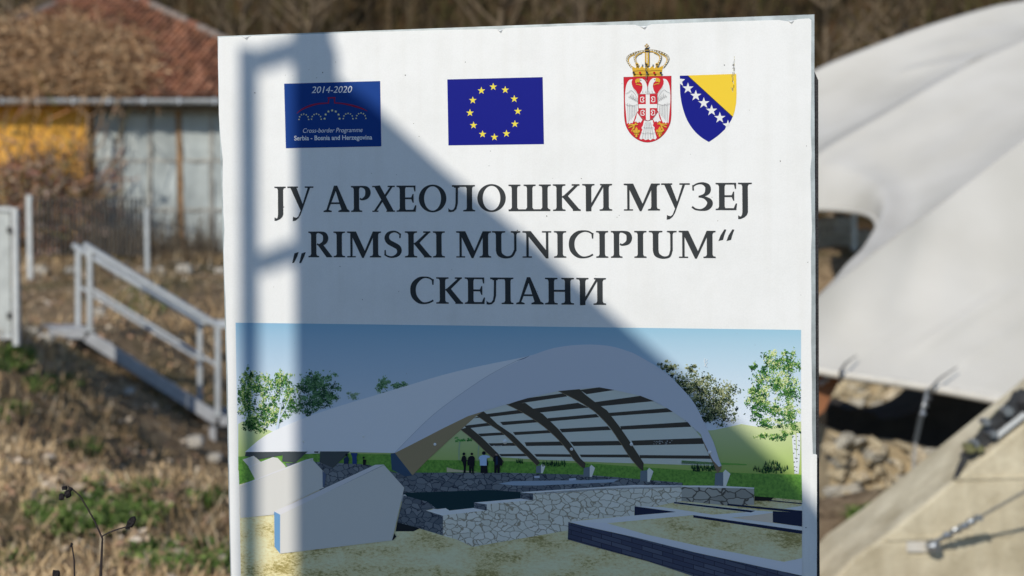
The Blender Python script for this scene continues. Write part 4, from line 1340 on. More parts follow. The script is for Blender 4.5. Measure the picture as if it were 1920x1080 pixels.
# ---- lettering
INK = (0.042, 0.046, 0.049)
HC = 49.0
def glyph(ch, w):
    """list of shapes for one capital: ('p', points) or ('s', points, widths); y up, baseline 0, cap height 49"""
    H = HC; out = []
    def p(*a): out.append(('p', list(a)))
    def r(x0, y0, x1, y1): p((x0, y0), (x1, y0), (x1, y1), (x0, y1))
    def s(pts, wd): out.append(('s', pts, wd))
    def serif(x0, x1, y, up, a, b):
        """slab from x0..x1 at height y, bracketed into a stem spanning a..b; up=1: the stem rises from it"""
        t = 2.4 * up; q = 3.3 * up; e = 6.5 * up
        p((x0, y), (x1, y), (x1, y + t), (b + 1.4, y + q), (b, y + e), (a, y + e), (a - 1.4, y + q), (x0, y + t))
    def stem(a, b, y0=0, y1=None, bot=None, top=None):
        y1 = H if y1 is None else y1
        r(a, y0 + (2 if bot else 0), b, y1 - (2 if top else 0))
        if bot: serif(bot[0], bot[1], y0, 1, a, b)
        if top: serif(top[0], top[1], y1, -1, a, b)
    if ch == 'I':
        c = w / 2; stem(c - 5, c + 5, bot=(0, w), top=(0, w))
    elif ch == 'J':
        stem(6.6 * w / 21.5, 6.6 * w / 21.5 + 10, -1, H, None, (0, w))
        a = 6.6 * w / 21.5; b = a + 10
        p((b, 1), (b, -4), (b - 2, -9), (b - 6.5, -13.2), (b - 13, -16), (0, -16.2), (0, -9.8), (1.5, -10), (3.5, -11.6), (5.2, -11.2), (a - .6, -8), (a, -3), (a, 1))
    elif ch == 'Y':   # cyrillic U
        p((4.8, H - 1), (16.6, H - 1), (30.6, 11), (25.5, 1.5))
        p((39, H - 1), (43.8, H - 1), (29, 7), (24.5, -5), (20.5, -11.5), (15, -16), (9.6, -16.8), (10.2, -8.2), (13, -9.6), (17, -10.4), (20.5, -7.5), (24.3, 2))
        r(0, H - 2.8, 20, H); r(33, H - 2.8, w, H)
    elif ch == 'A':
        p((20, H + 1), (26, H + 1), (46.5, 2), (34.5, 2)); p((20, H + 1), (25, H - 5), (8.6, 2), (4.6, 2))
        r(11.5, 15, 31, 18.4)
        p((0, 0), (15.5, 0), (15.5, 2.4), (9, 4.5), (4, 4), (0, 2.4)); p((28, 0), (w, 0), (w, 2.4), (46, 5), (34, 5), (28, 2.4))
    elif ch in 'PR':
        k = 5.2; stem(k, k + 10, bot=(0, 21 if ch == 'P' else 20.5), top=(0, 20))
        rr = w - .6 if ch == 'P' else 38
        s([(k + 8, H - 1.6), (22, H - 1.7), (rr - 7.5, H - 5.2), (rr - 5, H - 13), (rr - 8, H - 21), (21, H - 25.4), (16.6, H - 23.6)], [3.2, 3.8, 8.2, 10.2, 8, 3.6, 3.6])
        if ch == 'R':
            p((16.5, 26), (20, 25.5), (27, 25.5), (w - 1, 2.4), (w, 1.8), (w, 0), (34.5, 0), (18.5, 22.5))
    elif ch == 'X':
        p((3, H - .5), (14.2, H + .8), (40, 2), (28, 2)); p((34.2, H - 1), (39.2, H - 1), (8, 2), (3, 2))
        r(0, H - 2.6, 6, H - .2); r(29, H - 2.6, w, H); r(0, 0, 11.5, 2.4); r(26.5, 0, w, 2.4)
    elif ch == 'E':
        a = 6; b = 16.2; stem(a, b, bot=(0, 20), top=(0, 20))
        r(14, H - 3.2, w - 1.4, H); p((w - 4.4, H - 1), (w - 1.4, H), (w - 1.6, H - 11), (w - 3.6, H - 11), (w - 5.2, H - 3.2))
        r(14, 23.4, w - 8, 26.8); p((w - 6.8, 16.8), (w - 5, 16.8), (w - 5, 33.2), (w - 6.8, 33.2), (w - 9.5, 26.8), (w - 9.5, 23.4))
        r(14, 0, w - 1.2, 3.6); p((w - 1.4, 0), (w, 12), (w - 2.2, 12), (w - 6, 3.4))
    elif ch == 'O':
        out.append(('o', w / 2, H / 2, w / 2, H / 2 + 1.4, 10, 3.2))
    elif ch == 'L':   # cyrillic El
        a = w - 15.4; b = w - 5.4
        stem(a, b, bot=(w - 22, w), top=(w - 14, w)); r(7, H - 3.2, w - 8, H)
        p((14, H - 1), (18.2, H - 1), (17.7, 15), (15, 4.5), (10, -.2), (4, -1.2), (0, -.4), (0, 6.4), (2, 4), (5.2, 2.6), (9, 3.4), (12, 8), (13.4, 16))
        r(11, H - 5, 21, H - 2.4)
    elif ch == 'W':   # cyrillic Sha
        for c in (11, 39, 67): stem(c - 5, c + 5, top=(c - 11, c + 11))
        r(0, 0, w, 3.4)
        for c in (11, 39, 67): p((c - 7.5, 3.2), (c + 7.5, 3.2), (c + 5, 6.5), (c - 5, 6.5))
    elif ch == 'K':
        stem(6.5, 16.7, bot=(0, 23), top=(0, 23))
        p((16.4, 25), (22, 22), (47.5, H - 1.2), (41.2, H - 1.2)); p((16.4, 26.5), (24.5, 31), (w - 1.6, 2), (w - 14, 2))
        r(34.5, H - 2.8, w - 2, H); p((w - 14.5, 0), (w, 0), (w, 2.4), (w - 4, 4), (w - 14, 3.5))
    elif ch == 'i':   # cyrillic I
        stem(6.5, 16.6, -.8, H, None, (0, 22.5)); stem(w - 16.2, w - 6.1, bot=(w - 23, w), top=(w - 22, w))
        p((7, -1), (12.5, -1), (w - 15, H - 4), (w - 10, H - .4), (w - 17.5, H - .4), (14, 10))
    elif ch == 'M':
        k = w / 67.5
        r(6.2 * k, 2, 10.6 * k, H - 2); r(0, 0, 17 * k, 2.5); p((0, H), (14 * k, H), (12 * k, H - 5), (6 * k, H - 3.4), (0, H - 2.6))
        p((5 * k, H), (17.6 * k, H), (36 * k, 10.5), (32 * k, -1.2), (29.6 * k, -1.2)); p((30.6 * k, -1.2), (32.8 * k, -1.2), (57 * k, H), (51.2 * k, H), (33 * k, 8))
        stem(51.3 * k, 61.8 * k, bot=(45 * k, w), top=(51 * k, w))
    elif ch == '3':
        s([(3, H - 6), (11, H - 1.6), (21, H - .8), (29.5, H - 6), (30, H - 15), (24, H - 21.6), (13.5, H - 24.4)], [3, 3, 4.6, 9.4, 10, 5.2, 2.8])
        s([(13.5, H - 24.4), (24, H - 26.2), (32.4, H - 32), (33.6, 10.5), (28, 3.6), (18, .6), (8, 2), (1.6, 6.4)], [2.8, 4.6, 9.2, 10.4, 8.2, 3.6, 3.4, 3.6])
        p((2, H - 3), (4.6, H - 4.6), (5.4, H - 13.5), (2.4, H - 13.5))
    elif ch == 'S':
        s([(31.4, H - 6), (26, H - 1.8), (18.6, H - .3), (9.6, H - 3.8), (6, H - 11.8), (9.6, H - 19.6), (18.4, H - 24.8), (27, H - 30), (29.6, H - 37), (26, 4.8), (16.6, .8), (8, 2), (2.4, 5.2)], [3, 3, 3.4, 6.2, 8.8, 9.4, 9.6, 9.4, 8.8, 6.4, 3.4, 3.2, 3])
        p((29.4, H - 12.6), (31.8, H - 12.6), (33, H - 4), (30, H - 4)); p((1.2, 4), (4.6, 4), (4, 14), (1.6, 14))
    elif ch == 'U':
        stem(7, 17.2, 12, H, None, (0, 24.4)); stem(w - 11.6, w - 7.2, 12, H, None, (w - 17.5, w))
        s([(12.1, 14), (14, 6.8), (20.5, 2.2), (28.5, .7), (37, 3.6), (w - 9.6, 14)], [10.2, 9.4, 6.4, 4.2, 4.4, 4.4])
    elif ch == 'N':
        r(7, 2, 11.4, H - 2); r(0, 0, 17.2, 2.5); p((0, H), (14, H), (12, H - 5), (6, H - 3.4), (0, H - 2.6))
        p((3, H), (15.4, H), (w - 5.4, 8.6), (w - 5.4, -1.2), (w - 10, -1.2)); r(w - 9.9, 6, w - 5.4, H - 2); r(w - 17, H - 2.6, w, H)
    elif ch == 'C':
        s([(w - 2.2, H - 5.4), (w - 9, H - 1.4), (w - 18, H - .2), (16.5, H - 3.6), (7.6, H - 13), (5.2, H / 2), (7.8, 13), (16, 4), (w - 20, .7), (w - 9.5, 2.2), (w - 1.6, 6.2)], [3, 3, 3.2, 6.8, 9.8, 10.4, 9.8, 7, 3.6, 3.4, 3.2])
        p((w - 3.4, H - 14), (w - 1, H - 14), (w - .4, H - 3.6), (w - 4.6, H - 3.6))
    elif ch == 'H':
        stem(6.5, 16.6, bot=(0, 23), top=(0, 23)); stem(w - 16.6, w - 6.5, bot=(w - 23, w), top=(w - 23, w)); r(14, 23.4, w - 14, 27)
    elif ch == 'q':   # low opening quotes
        for dx in (0, 13.4): p((dx + 4.4, 18.4), (dx + 12.4, 21), (dx + 9.6, 12.5), (dx + 3.6, .6), (dx, 0))
    elif ch == 'Q':   # closing quotes
        for dx in (0, 15): p((dx, 0), (dx + 8.8, 2.2), (dx + 11, 10.5), (dx + 15, 21.4), (dx + 11.4, 22), (dx + 4, 10.5))
    return out

def letters(name, items, ytop, ybase, special={}):
    """items: (char, x0, x1); ytop/ybase: functions of x in photo pixels"""
    line_root = empty(name); line_root.parent = sign
    for ch, x0, x1 in items:
        pr = Print(4)
        xm = (x0 + x1) / 2
        yb = ybase(xm); sc_ = (yb - ytop(xm)) / HC
        if ch in special: yb, sc_ = special[ch]
        skew = 0.012
        slope = (ybase(x1) - ybase(x0)) / (x1 - x0)
        def T(x, y): return (x0 + x * sc_ - y * skew * 0.6, yb + (x * sc_ - (xm - x0)) * slope - y * sc_)
        pr.n = 4
        for sh in glyph(ch, (x1 - x0) / sc_):
            if sh[0] == 'p': pr.poly([T(*q) for q in sh[1]], INK)
            elif sh[0] == 's': pr.stroke([T(*q) for q in sh[1]], [q * sc_ for q in sh[2]], INK, 8)
            else:
                _, cx, cy, rx, ry, th, tv = sh
                c = T(cx, cy); pr.ring(c[0], c[1], rx * sc_, ry * sc_, th * sc_, tv * sc_, INK)
        pr.build('quotation_mark' if ch in 'qQ' else 'letter', line_root)
    return line_root
lin_ = lambda xa, ya, xb, yb: (lambda x: ya + (yb - ya) * (x - xa) / (xb - xa))
l1 = letters('lettering_line', [('J', 515, 536.4), ('Y', 539.5, 588.2), ('A', 607, 655.7), ('P', 658.6, 696), ('X', 698.4, 740.8), ('E', 743.9, 781), ('O', 785.6, 837.3), ('L', 840.9, 891),
    ('O', 895.3, 948.6), ('W', 953.8, 1032), ('K', 1037, 1089), ('i', 1092, 1148), ('M', 1170, 1237.5), ('Y', 1240, 1293.7), ('3', 1296, 1335.5), ('E', 1342, 1382), ('J', 1384, 1410)],
    lin_(520, 350, 1400, 342.5), lin_(520, 398.2, 1400, 393.8))
l2 = letters('lettering_line', [('q', 548, 574.3), ('R', 578.6, 623.4), ('I', 625.8, 647.3), ('M', 651.4, 714.9), ('S', 719.7, 754.4), ('K', 759.5, 809.5), ('I', 812.2, 834.5), ('M', 855.8, 921.2),
    ('U', 923, 976), ('N', 980, 1034), ('I', 1039, 1062), ('C', 1066.7, 1113.7), ('I', 1118, 1140.7), ('P', 1145.7, 1186), ('I', 1189.5, 1212.5), ('U', 1217, 1269), ('M', 1273, 1342), ('Q', 1347, 1377)],
    lin_(580, 434.2, 1340, 432.6), lin_(580, 482.4, 1340, 483.8), {'q': (493.4, 1.0), 'Q': (452, 1.0)})
l3 = letters('lettering_line', [('C', 769.5, 814.4), ('K', 818.3, 868.6), ('E', 871.7, 909.8), ('L', 912.4, 963.1), ('A', 968, 1019.4), ('H', 1022.2, 1076.5), ('i', 1080.8, 1136.6)],
    lin_(770, 519.6, 1136, 521.2), lin_(770, 569, 1136, 571.6))
l1['label'] = 'first line of dark serif capitals'; l2['label'] = 'middle line of dark serif capitals in quotes'; l3['label'] = 'short last line of dark serif capitals'

# ---- built-in sans lettering for the logo
def sans(pr, txt, x0, x1, yb, cap, col, shear=0.0, slope=0.0, bold=0.0):
    cu = bpy.data.curves.new('t', 'FONT'); cu.body = txt; cu.shear = shear; cu.offset = bold
    ob = bpy.data.objects.new('t', cu); C.objects.link(ob)
    dg = bpy.context.evaluated_depsgraph_get(); dg.update()
    me = ob.evaluated_get(dg).to_mesh()
    vs = [v.co.copy() for v in me.vertices]
    mnx = min(v.x for v in vs); mxx = max(v.x for v in vs)
    ref = 0.69
    kx = (x1 - x0) / (mxx - mnx)
    pr.n += 1; h = H0 + pr.n * STEP
    def T(v):
        x = x0 + (v.x - mnx) * kx
        return S(x, yb + (x - x0) * slope - v.y / ref * cap, h)
    pr.m.idx([T(v) for v in vs], [tuple(f.vertices) for f in me.polygons], col)
    ob.evaluated_get(dg).to_mesh_clear()
    bpy.data.objects.remove(ob); bpy.data.curves.remove(cu)

WHT = (0.78, 0.78, 0.77)
BLUE_EU = cl(2, 27, 135)
def flags():
    # programme logo
    pr = Print(3)
    blu = cs(8, 32, 84)
    pr.poly([(533, 157), (713, 152), (715.2, 274.5), (536.2, 278)], (0.008, 0.05, 0.25))
    logo = pr.build('programme_logo', sign)
    pr = Print(6)
    c = cs(150, 165, 195)
    sans(pr, '2014-2020', 584.5, 660.5, 174.5, 12.2, c, .22, -.012)
    sans(pr, 'Cross-border Programme', 568.5, 680, 249, 8.2, c, .2, -.014)
    sans(pr, 'Serbia - Bosnia and Herzegovina', 552, 698, 263.2, 8.4, c, 0, -.012, .018)
    tag(pr.build('small_lettering', logo), kind='stuff')
    pr = Print(6)
    red = (0.30, 0.015, 0.055)
    pr.stroke([(557, 212.5), (567, 205), (580, 199), (595, 195), (608, 193.8), (616.5, 193.2)], [.8, 2.6, 3.4, 3, 2.4, 2.2], red)
    pr.stroke([(616, 194), (617, 183.2)], 2.2, red); pr.stroke([(614.6, 183.6), (629.6, 183.2)], 2.2, red); pr.stroke([(627.2, 183), (628, 194)], 2.2, red)
    pr.stroke([(627.5, 193), (640, 194), (655, 196.6), (668, 200), (680, 204), (689, 208.4)], [2.2, 2.4, 3, 3.4, 2.4, .8], red)
    pr.build('bridge_line', logo)
    pr = Print(7)
    yel = cs(135, 140, 105)
    for (cx, cy, rx, ry, n, r) in ((570, 224, 9, 10, 7, 1.9), (593.6, 223.6, 9, 10, 7, 1.9), (623, 222.5, 14, 15.5, 7, 2.8), (653, 222.5, 9, 10, 7, 1.9), (677.2, 222, 9, 10, 7, 1.9)):
        for i in range(n):
            a = math.pi * i / (n - 1)
            pr.star(cx - rx * math.cos(a), cy - ry * math.sin(a), r, yel)
    tag(pr.build('star_arches', logo), kind='stuff')
    # ring-of-stars flag
    pr = Print(3)
    pr.poly([(838.8, 149), (1017.6, 144.6), (1020, 270.3), (841, 272.7)], BLUE_EU)
    fl = pr.build('star_flag', sign)
    for (x, y) in ((594, 512), (675, 533), (736, 594), (760, 677), (740, 763), (683, 828), (602, 852), (522, 832), (461, 772), (437, 688), (456, 603), (514, 538)):
        p2 = Print(5); p2.star(760 + x / 3.6, 20 + y / 3.6 + .6, 7.4, cl(255, 228, 80)); p2.build('star', fl)
flags()

def bosnia():
    def Q(*a): return [(1265 + x / 6, 95 + y / 6) for x, y in a]
    pr = Print(3)
    left = crom([(60, 373), (64, 500), (90, 640), (140, 780), (215, 895), (300, 975), (385, 1028)], 6)
    right = crom([(385, 1028), (480, 962), (566, 884)], 5)
    pr.poly(Q((58, 282), (140, 280), (652, 744), (640, 775), (612, 820), (575, 862), (566, 884), *right[::-1][1:], *left[::-1]), BLUE_EU)
    sh = pr.build('blue_yellow_shield', sign)
    pr = Print(4)
    pr.poly(Q((150, 279), (693, 262), (697, 480), (692, 590), (676, 680), (655, 742)), cl(248, 210, 62))
    pr.poly(Q((140, 279), (150, 279), (655, 742), (650, 748)), (.05, .05, .03))
    pr.build('yellow_field', sh)
    for (x, y, r) in ((150, 424, 66), (238, 507, 66), (328, 590, 66), (416, 674, 66), (508, 756, 66)):
        p2 = Print(7); p2.star(1265 + x / 6, 95 + y / 6, r / 6, WHT); p2.build('star', sh)
    p2 = Print(7)
    p2.poly(Q((54, 316), (118, 322), (82, 352), (96, 396), (60, 372), (54, 370)), WHT); p2.build('star', sh)
    p2 = Print(7)
    p2.poly(Q((540, 822), (586, 818), (600, 778), (612, 822), (618, 835), (575, 862), (576, 850)), WHT); p2.build('star', sh)
    # scratched ink above the shield
    rnd = random.Random(2)
    pr = Print(8)
    for i in range(55):
        t = rnd.random(); y = 105 + 62 * t; x = 1376.5 - 3.5 * t + rnd.uniform(-2.6, 2.6) * (.4 + t * .8)
        if t > .55 and rnd.random() < .5: continue
        ln = rnd.uniform(1.5, 6)
        col = rnd.choice([(.07, .08, .12), (.2, .21, .2), (.45, .40, .2), (.03, .03, .04), (.6, .6, .58)])
        pr.poly([(x - .5, y), (x + .5, y), (x + .4, y + ln), (x - .4, y + ln)], col, bump=(i % 6 == 0))
    tag(pr.build('ink_scratch', sign), kind='stuff')
bosnia()

def serbia():
    def q(x, y): return (1155 + x / 5.4, 75 + y / 5.4)
    def Q(pts): return [q(*p) for p in pts]
    def mir(pts): return [(643 - x, y - (x > 0) * 6) for x, y in pts][::-1]
    RED = cl(205, 42, 56); GOLD = cl(222, 178, 60); GDK = cl(120, 90, 40); LN = (.22, .21, .21); DK = (.035, .035, .04)
    bot = crom([(562, 760), (548, 850), (495, 945), (420, 1010), (325, 1038), (235, 1018), (155, 960), (100, 870), (82, 770)], 6)
    pr = Print(3)
    pr.poly(Q([(76, 375), (562, 363)] + bot), (.25, .02, .03))
    pr.poly(Q([(80, 379), (558, 367)] + [(320 + (x - 320) * .985, 700 + (y - 700) * .988) for x, y in bot]), RED)
    sh = pr.build('crowned_shield', sign)
    pr = Print(8)
    wing = crom([(168, 398), (132, 408), (106, 455), (94, 530), (92, 610), (98, 700), (106, 790), (112, 850)], 4) + [(124, 838), (140, 852), (152, 838), (166, 845), (182, 812), (196, 770), (212, 735), (226, 715), (228, 560), (205, 520), (180, 490), (162, 455), (158, 425)]
    pr.poly(Q(wing), WHT); pr.poly(Q(mir(wing)), WHT)
    head = [(240, 392), (268, 392), (292, 410), (308, 440), (320, 490), (322, 552), (244, 546), (262, 512), (270, 474), (262, 440), (244, 424), (228, 412)]
    pr.poly(Q(head), WHT); pr.poly(Q(mir(head)), WHT)
    pr.poly(Q([(284, 816), (322, 822), (372, 810), (380, 852), (372, 862), (392, 890), (388, 905), (412, 990), (400, 1008), (372, 1000), (350, 1016), (326, 1004), (300, 1014), (276, 1000), (255, 1008), (238, 996), (268, 905), (258, 892), (274, 862)]), WHT)
    leg = [(214, 735), (240, 770), (268, 808), (250, 838), (236, 828), (222, 842), (206, 826), (186, 830), (204, 790)]
    pr.poly(Q(leg), WHT); pr.poly(Q(mir(leg)), WHT)
    pr.build('eagle', sh)
    pr = Print(22)
    for k in range(6):
        a = [(118 + k * 17, 640 + k * 6), (122 + k * 16, 760 - k * 4), (124 + k * 14, 838 - k * 16)]
        pr.stroke(Q(a), .42, LN, 4); pr.stroke(Q(mir(a)), .42, LN, 4)
        a = [(128 + k * 16, 545 + abs(k - 2) * 14), (136 + k * 16, 590 + k * 8), (146 + k * 15, 560 + k * 12)]
        pr.stroke(Q(a), .42, LN, 4); pr.stroke(Q(mir(a)), .42, LN, 4)
    for a in ([(96, 545), (130, 530), (155, 512), (190, 545), (226, 610)], [(98, 650), (125, 665), (150, 660), (170, 668), (226, 650)], [(168, 470), (190, 510), (228, 560)]):
        pr.stroke(Q(a), .5, LN, 5); pr.stroke(Q(mir(a)), .5, LN, 5)
    for k in range(5): pr.stroke(Q([(300 + k * 12, 830), (285 + k * 20, 905), (266 + k * 29, 1000)]), .42, LN, 4)
    pr.stroke(Q([(274, 885), (300, 892), (325, 886), (350, 892), (380, 884)]), .5, LN, 4); pr.stroke(Q([(256, 938), (290, 948), (325, 940), (360, 948), (396, 938)]), .5, LN, 4)
    for k in range(4): pr.stroke(Q([(268 + k * 34, 540), (274 + k * 30, 515)]), .5, LN, 3)
    pr.stroke(Q([(322, 470), (320, 490), (322, 552)]), .6, LN, 3)
    pr.build('feather_lines', sh)
    pr = Print(24)
    beak = [(240, 390), (212, 393), (195, 408), (196, 428), (206, 442), (216, 428), (236, 432), (244, 414)]
    pr.poly(Q(beak), GOLD); pr.poly(Q(mir(beak)), GOLD)
    pr.stroke(Q([(204, 450), (232, 452), (258, 462)]), 1.4, GOLD, 4); pr.stroke(Q(mir([(204, 450), (232, 452), (258, 462)])), 1.4, GOLD, 4)
    pr.disc(*q(252, 408), 1.0, DK, 6); pr.disc(*q(391, 402), 1.0, DK, 6)
    for a in ([(208, 835), (190, 862), (158, 926)], [(190, 858), (124, 860)], [(185, 870), (180, 905)], [(190, 858), (222, 856)], [(182, 866), (130, 890)]):
        pr.stroke(Q(a), 1.9, GOLD, 3); pr.stroke(Q(mir(a)), 1.9, GOLD, 3)
    for cx, cy in ((208, 930), (443, 926)):
        pr.poly(Q([(cx, cy - 50), (cx + 14, cy - 25), (cx + 8, cy + 8), (cx + 10, cy + 50), (cx, cy + 56), (cx - 10, cy + 50), (cx - 8, cy + 8), (cx - 14, cy - 25)]), GOLD)
        for sg in (-1, 1):
            pr.poly(Q([(cx + sg * 8, cy + 14), (cx + sg * 14, cy - 14), (cx + sg * 28, cy - 20), (cx + sg * 38, cy - 4), (cx + sg * 30, cy + 10), (cx + sg * 24, cy - 2), (cx + sg * 20, cy + 18), (cx + sg * 26, cy + 36), (cx + sg * 10, cy + 24)][::sg]), GOLD)
        pr.stroke(Q([(cx - 22, cy + 16), (cx + 22, cy + 16)]), 1.2, GDK, 2)
    tag(pr.build('gold_details', sh), kind='stuff')
    # breast shield
    pr = Print(24)
    ib = crom([(418, 548), (420, 660), (412, 730), (380, 785), (322, 818), (268, 788), (234, 735), (226, 660), (226, 552)], 5)
    pr.poly(Q([(222, 548), (422, 545)] + [(322 + (x - 322) * 1.03, 660 + (y - 660) * 1.03) for x, y in ib[1:-1]]), LN)
    pr.poly(Q(ib), RED)
    pr.poly(Q([(302, 551), (342, 550), (344, 808), (324, 817), (304, 808)]), WHT); pr.poly(Q([(228, 652), (419, 650), (419, 690), (231, 692)]), WHT)
    for cx, cy, sg in ((266, 604, -1), (378, 602, 1), (270, 738, -1), (376, 736, 1)):
        pr.stroke(Q([(cx - sg * -16, cy - 22), (cx - sg * 8, cy - 26), (cx - sg * 18, cy - 14), (cx - sg * 4, cy - 1), (cx - sg * 18, cy + 14), (cx - sg * 8, cy + 26), (cx + sg * 16, cy + 22)]), 1.5, WHT, 4)
        pr.stroke(Q([(cx + sg * 17, cy - 22), (cx + sg * 17, cy + 22)]), 1.2, WHT, 2)
    pr.build('breast_shield', sh)
    # crown
    pr = Print(5)
    pr.poly(Q([(176, 372), (170, 330), (164, 290), (158, 262), (200, 285), (215, 250), (240, 288), (262, 262), (288, 288), (314, 252), (340, 288), (368, 262), (392, 288), (415, 250), (430, 282), (476, 258), (470, 300), (462, 364)]), GOLD)
    pr.stroke(Q([(172, 318), (250, 312), (320, 316), (390, 310), (466, 312)]), 1.0, GDK, 5); pr.stroke(Q([(176, 352), (320, 346), (462, 346)]), 1.0, GDK, 5)
    for a in ([(160, 280), (128, 236), (112, 196), (130, 162), (190, 132), (255, 116), (300, 114)], [(222, 262), (198, 215), (190, 170), (215, 138), (258, 120)]):
        for pts in (a, mir(a)):
            pr.stroke(Q(pts), 3.6, (.20, .15, .07), 5); pr.stroke(Q([(x * .93 + 22, y + 12) for x, y in pts]), 1.5, GOLD, 5)
            d = crom(pts, 5)
            for i in range(0, len(d), 2): pr.disc(*q(*d[i]), 1.3, (.72, .70, .62), 8)
    pr.stroke(Q([(316, 262), (316, 180), (315, 112)]), 6.6, GOLD, 3)
    pr.stroke(Q([(296, 262), (297, 180), (298, 112)]), .6, GDK, 3); pr.stroke(Q([(337, 262), (336, 180), (333, 112)]), .6, GDK, 3)
    for k in range(8): pr.disc(*q(316, 130 + k * 14), 1.1, WHT, 8)
    for x in (216, 314, 417): pr.disc(*q(x, 252), 3.2, GOLD, 8); pr.disc(*q(x, 254), 1.9, DK, 8)
    pr.disc(*q(316, 104), 4.6, DK, 12); pr.stroke(Q([(292, 108), (340, 106)]), 1, GOLD, 2)
    for dx, dy in ((0, -14), (14, 0), (-14, 0), (0, 14)): pr.disc(*q(314 + dx, 64 + dy), 1.7, GDK, 8); pr.disc(*q(314 + dx, 64 + dy), 1.0, GOLD, 8)
    for (x, c_) in ((182, DK), (245, cl(190, 30, 40)), (318, DK), (390, cl(190, 30, 40)), (456, DK)): pr.disc(*q(x, 336), 2.3, c_, 8)
    for x in (262, 368): pr.disc(*q(x, 244), 1.6, WHT, 8, 3)
    rnd = random.Random(3)
    for i in range(16): # scratch through the crown
        x = 308 + rnd.uniform(-8, 8); y = 230 + i * 12
        pr.poly(Q([(x - 4, y), (x + 4, y), (x + 3, y + 16), (x - 3, y + 16)]), rnd.choice([(.10, .16, .14), (.25, .26, .2), (.05, .06, .07)]), bump=False)
    pr.build('crown', sh)
serbia()

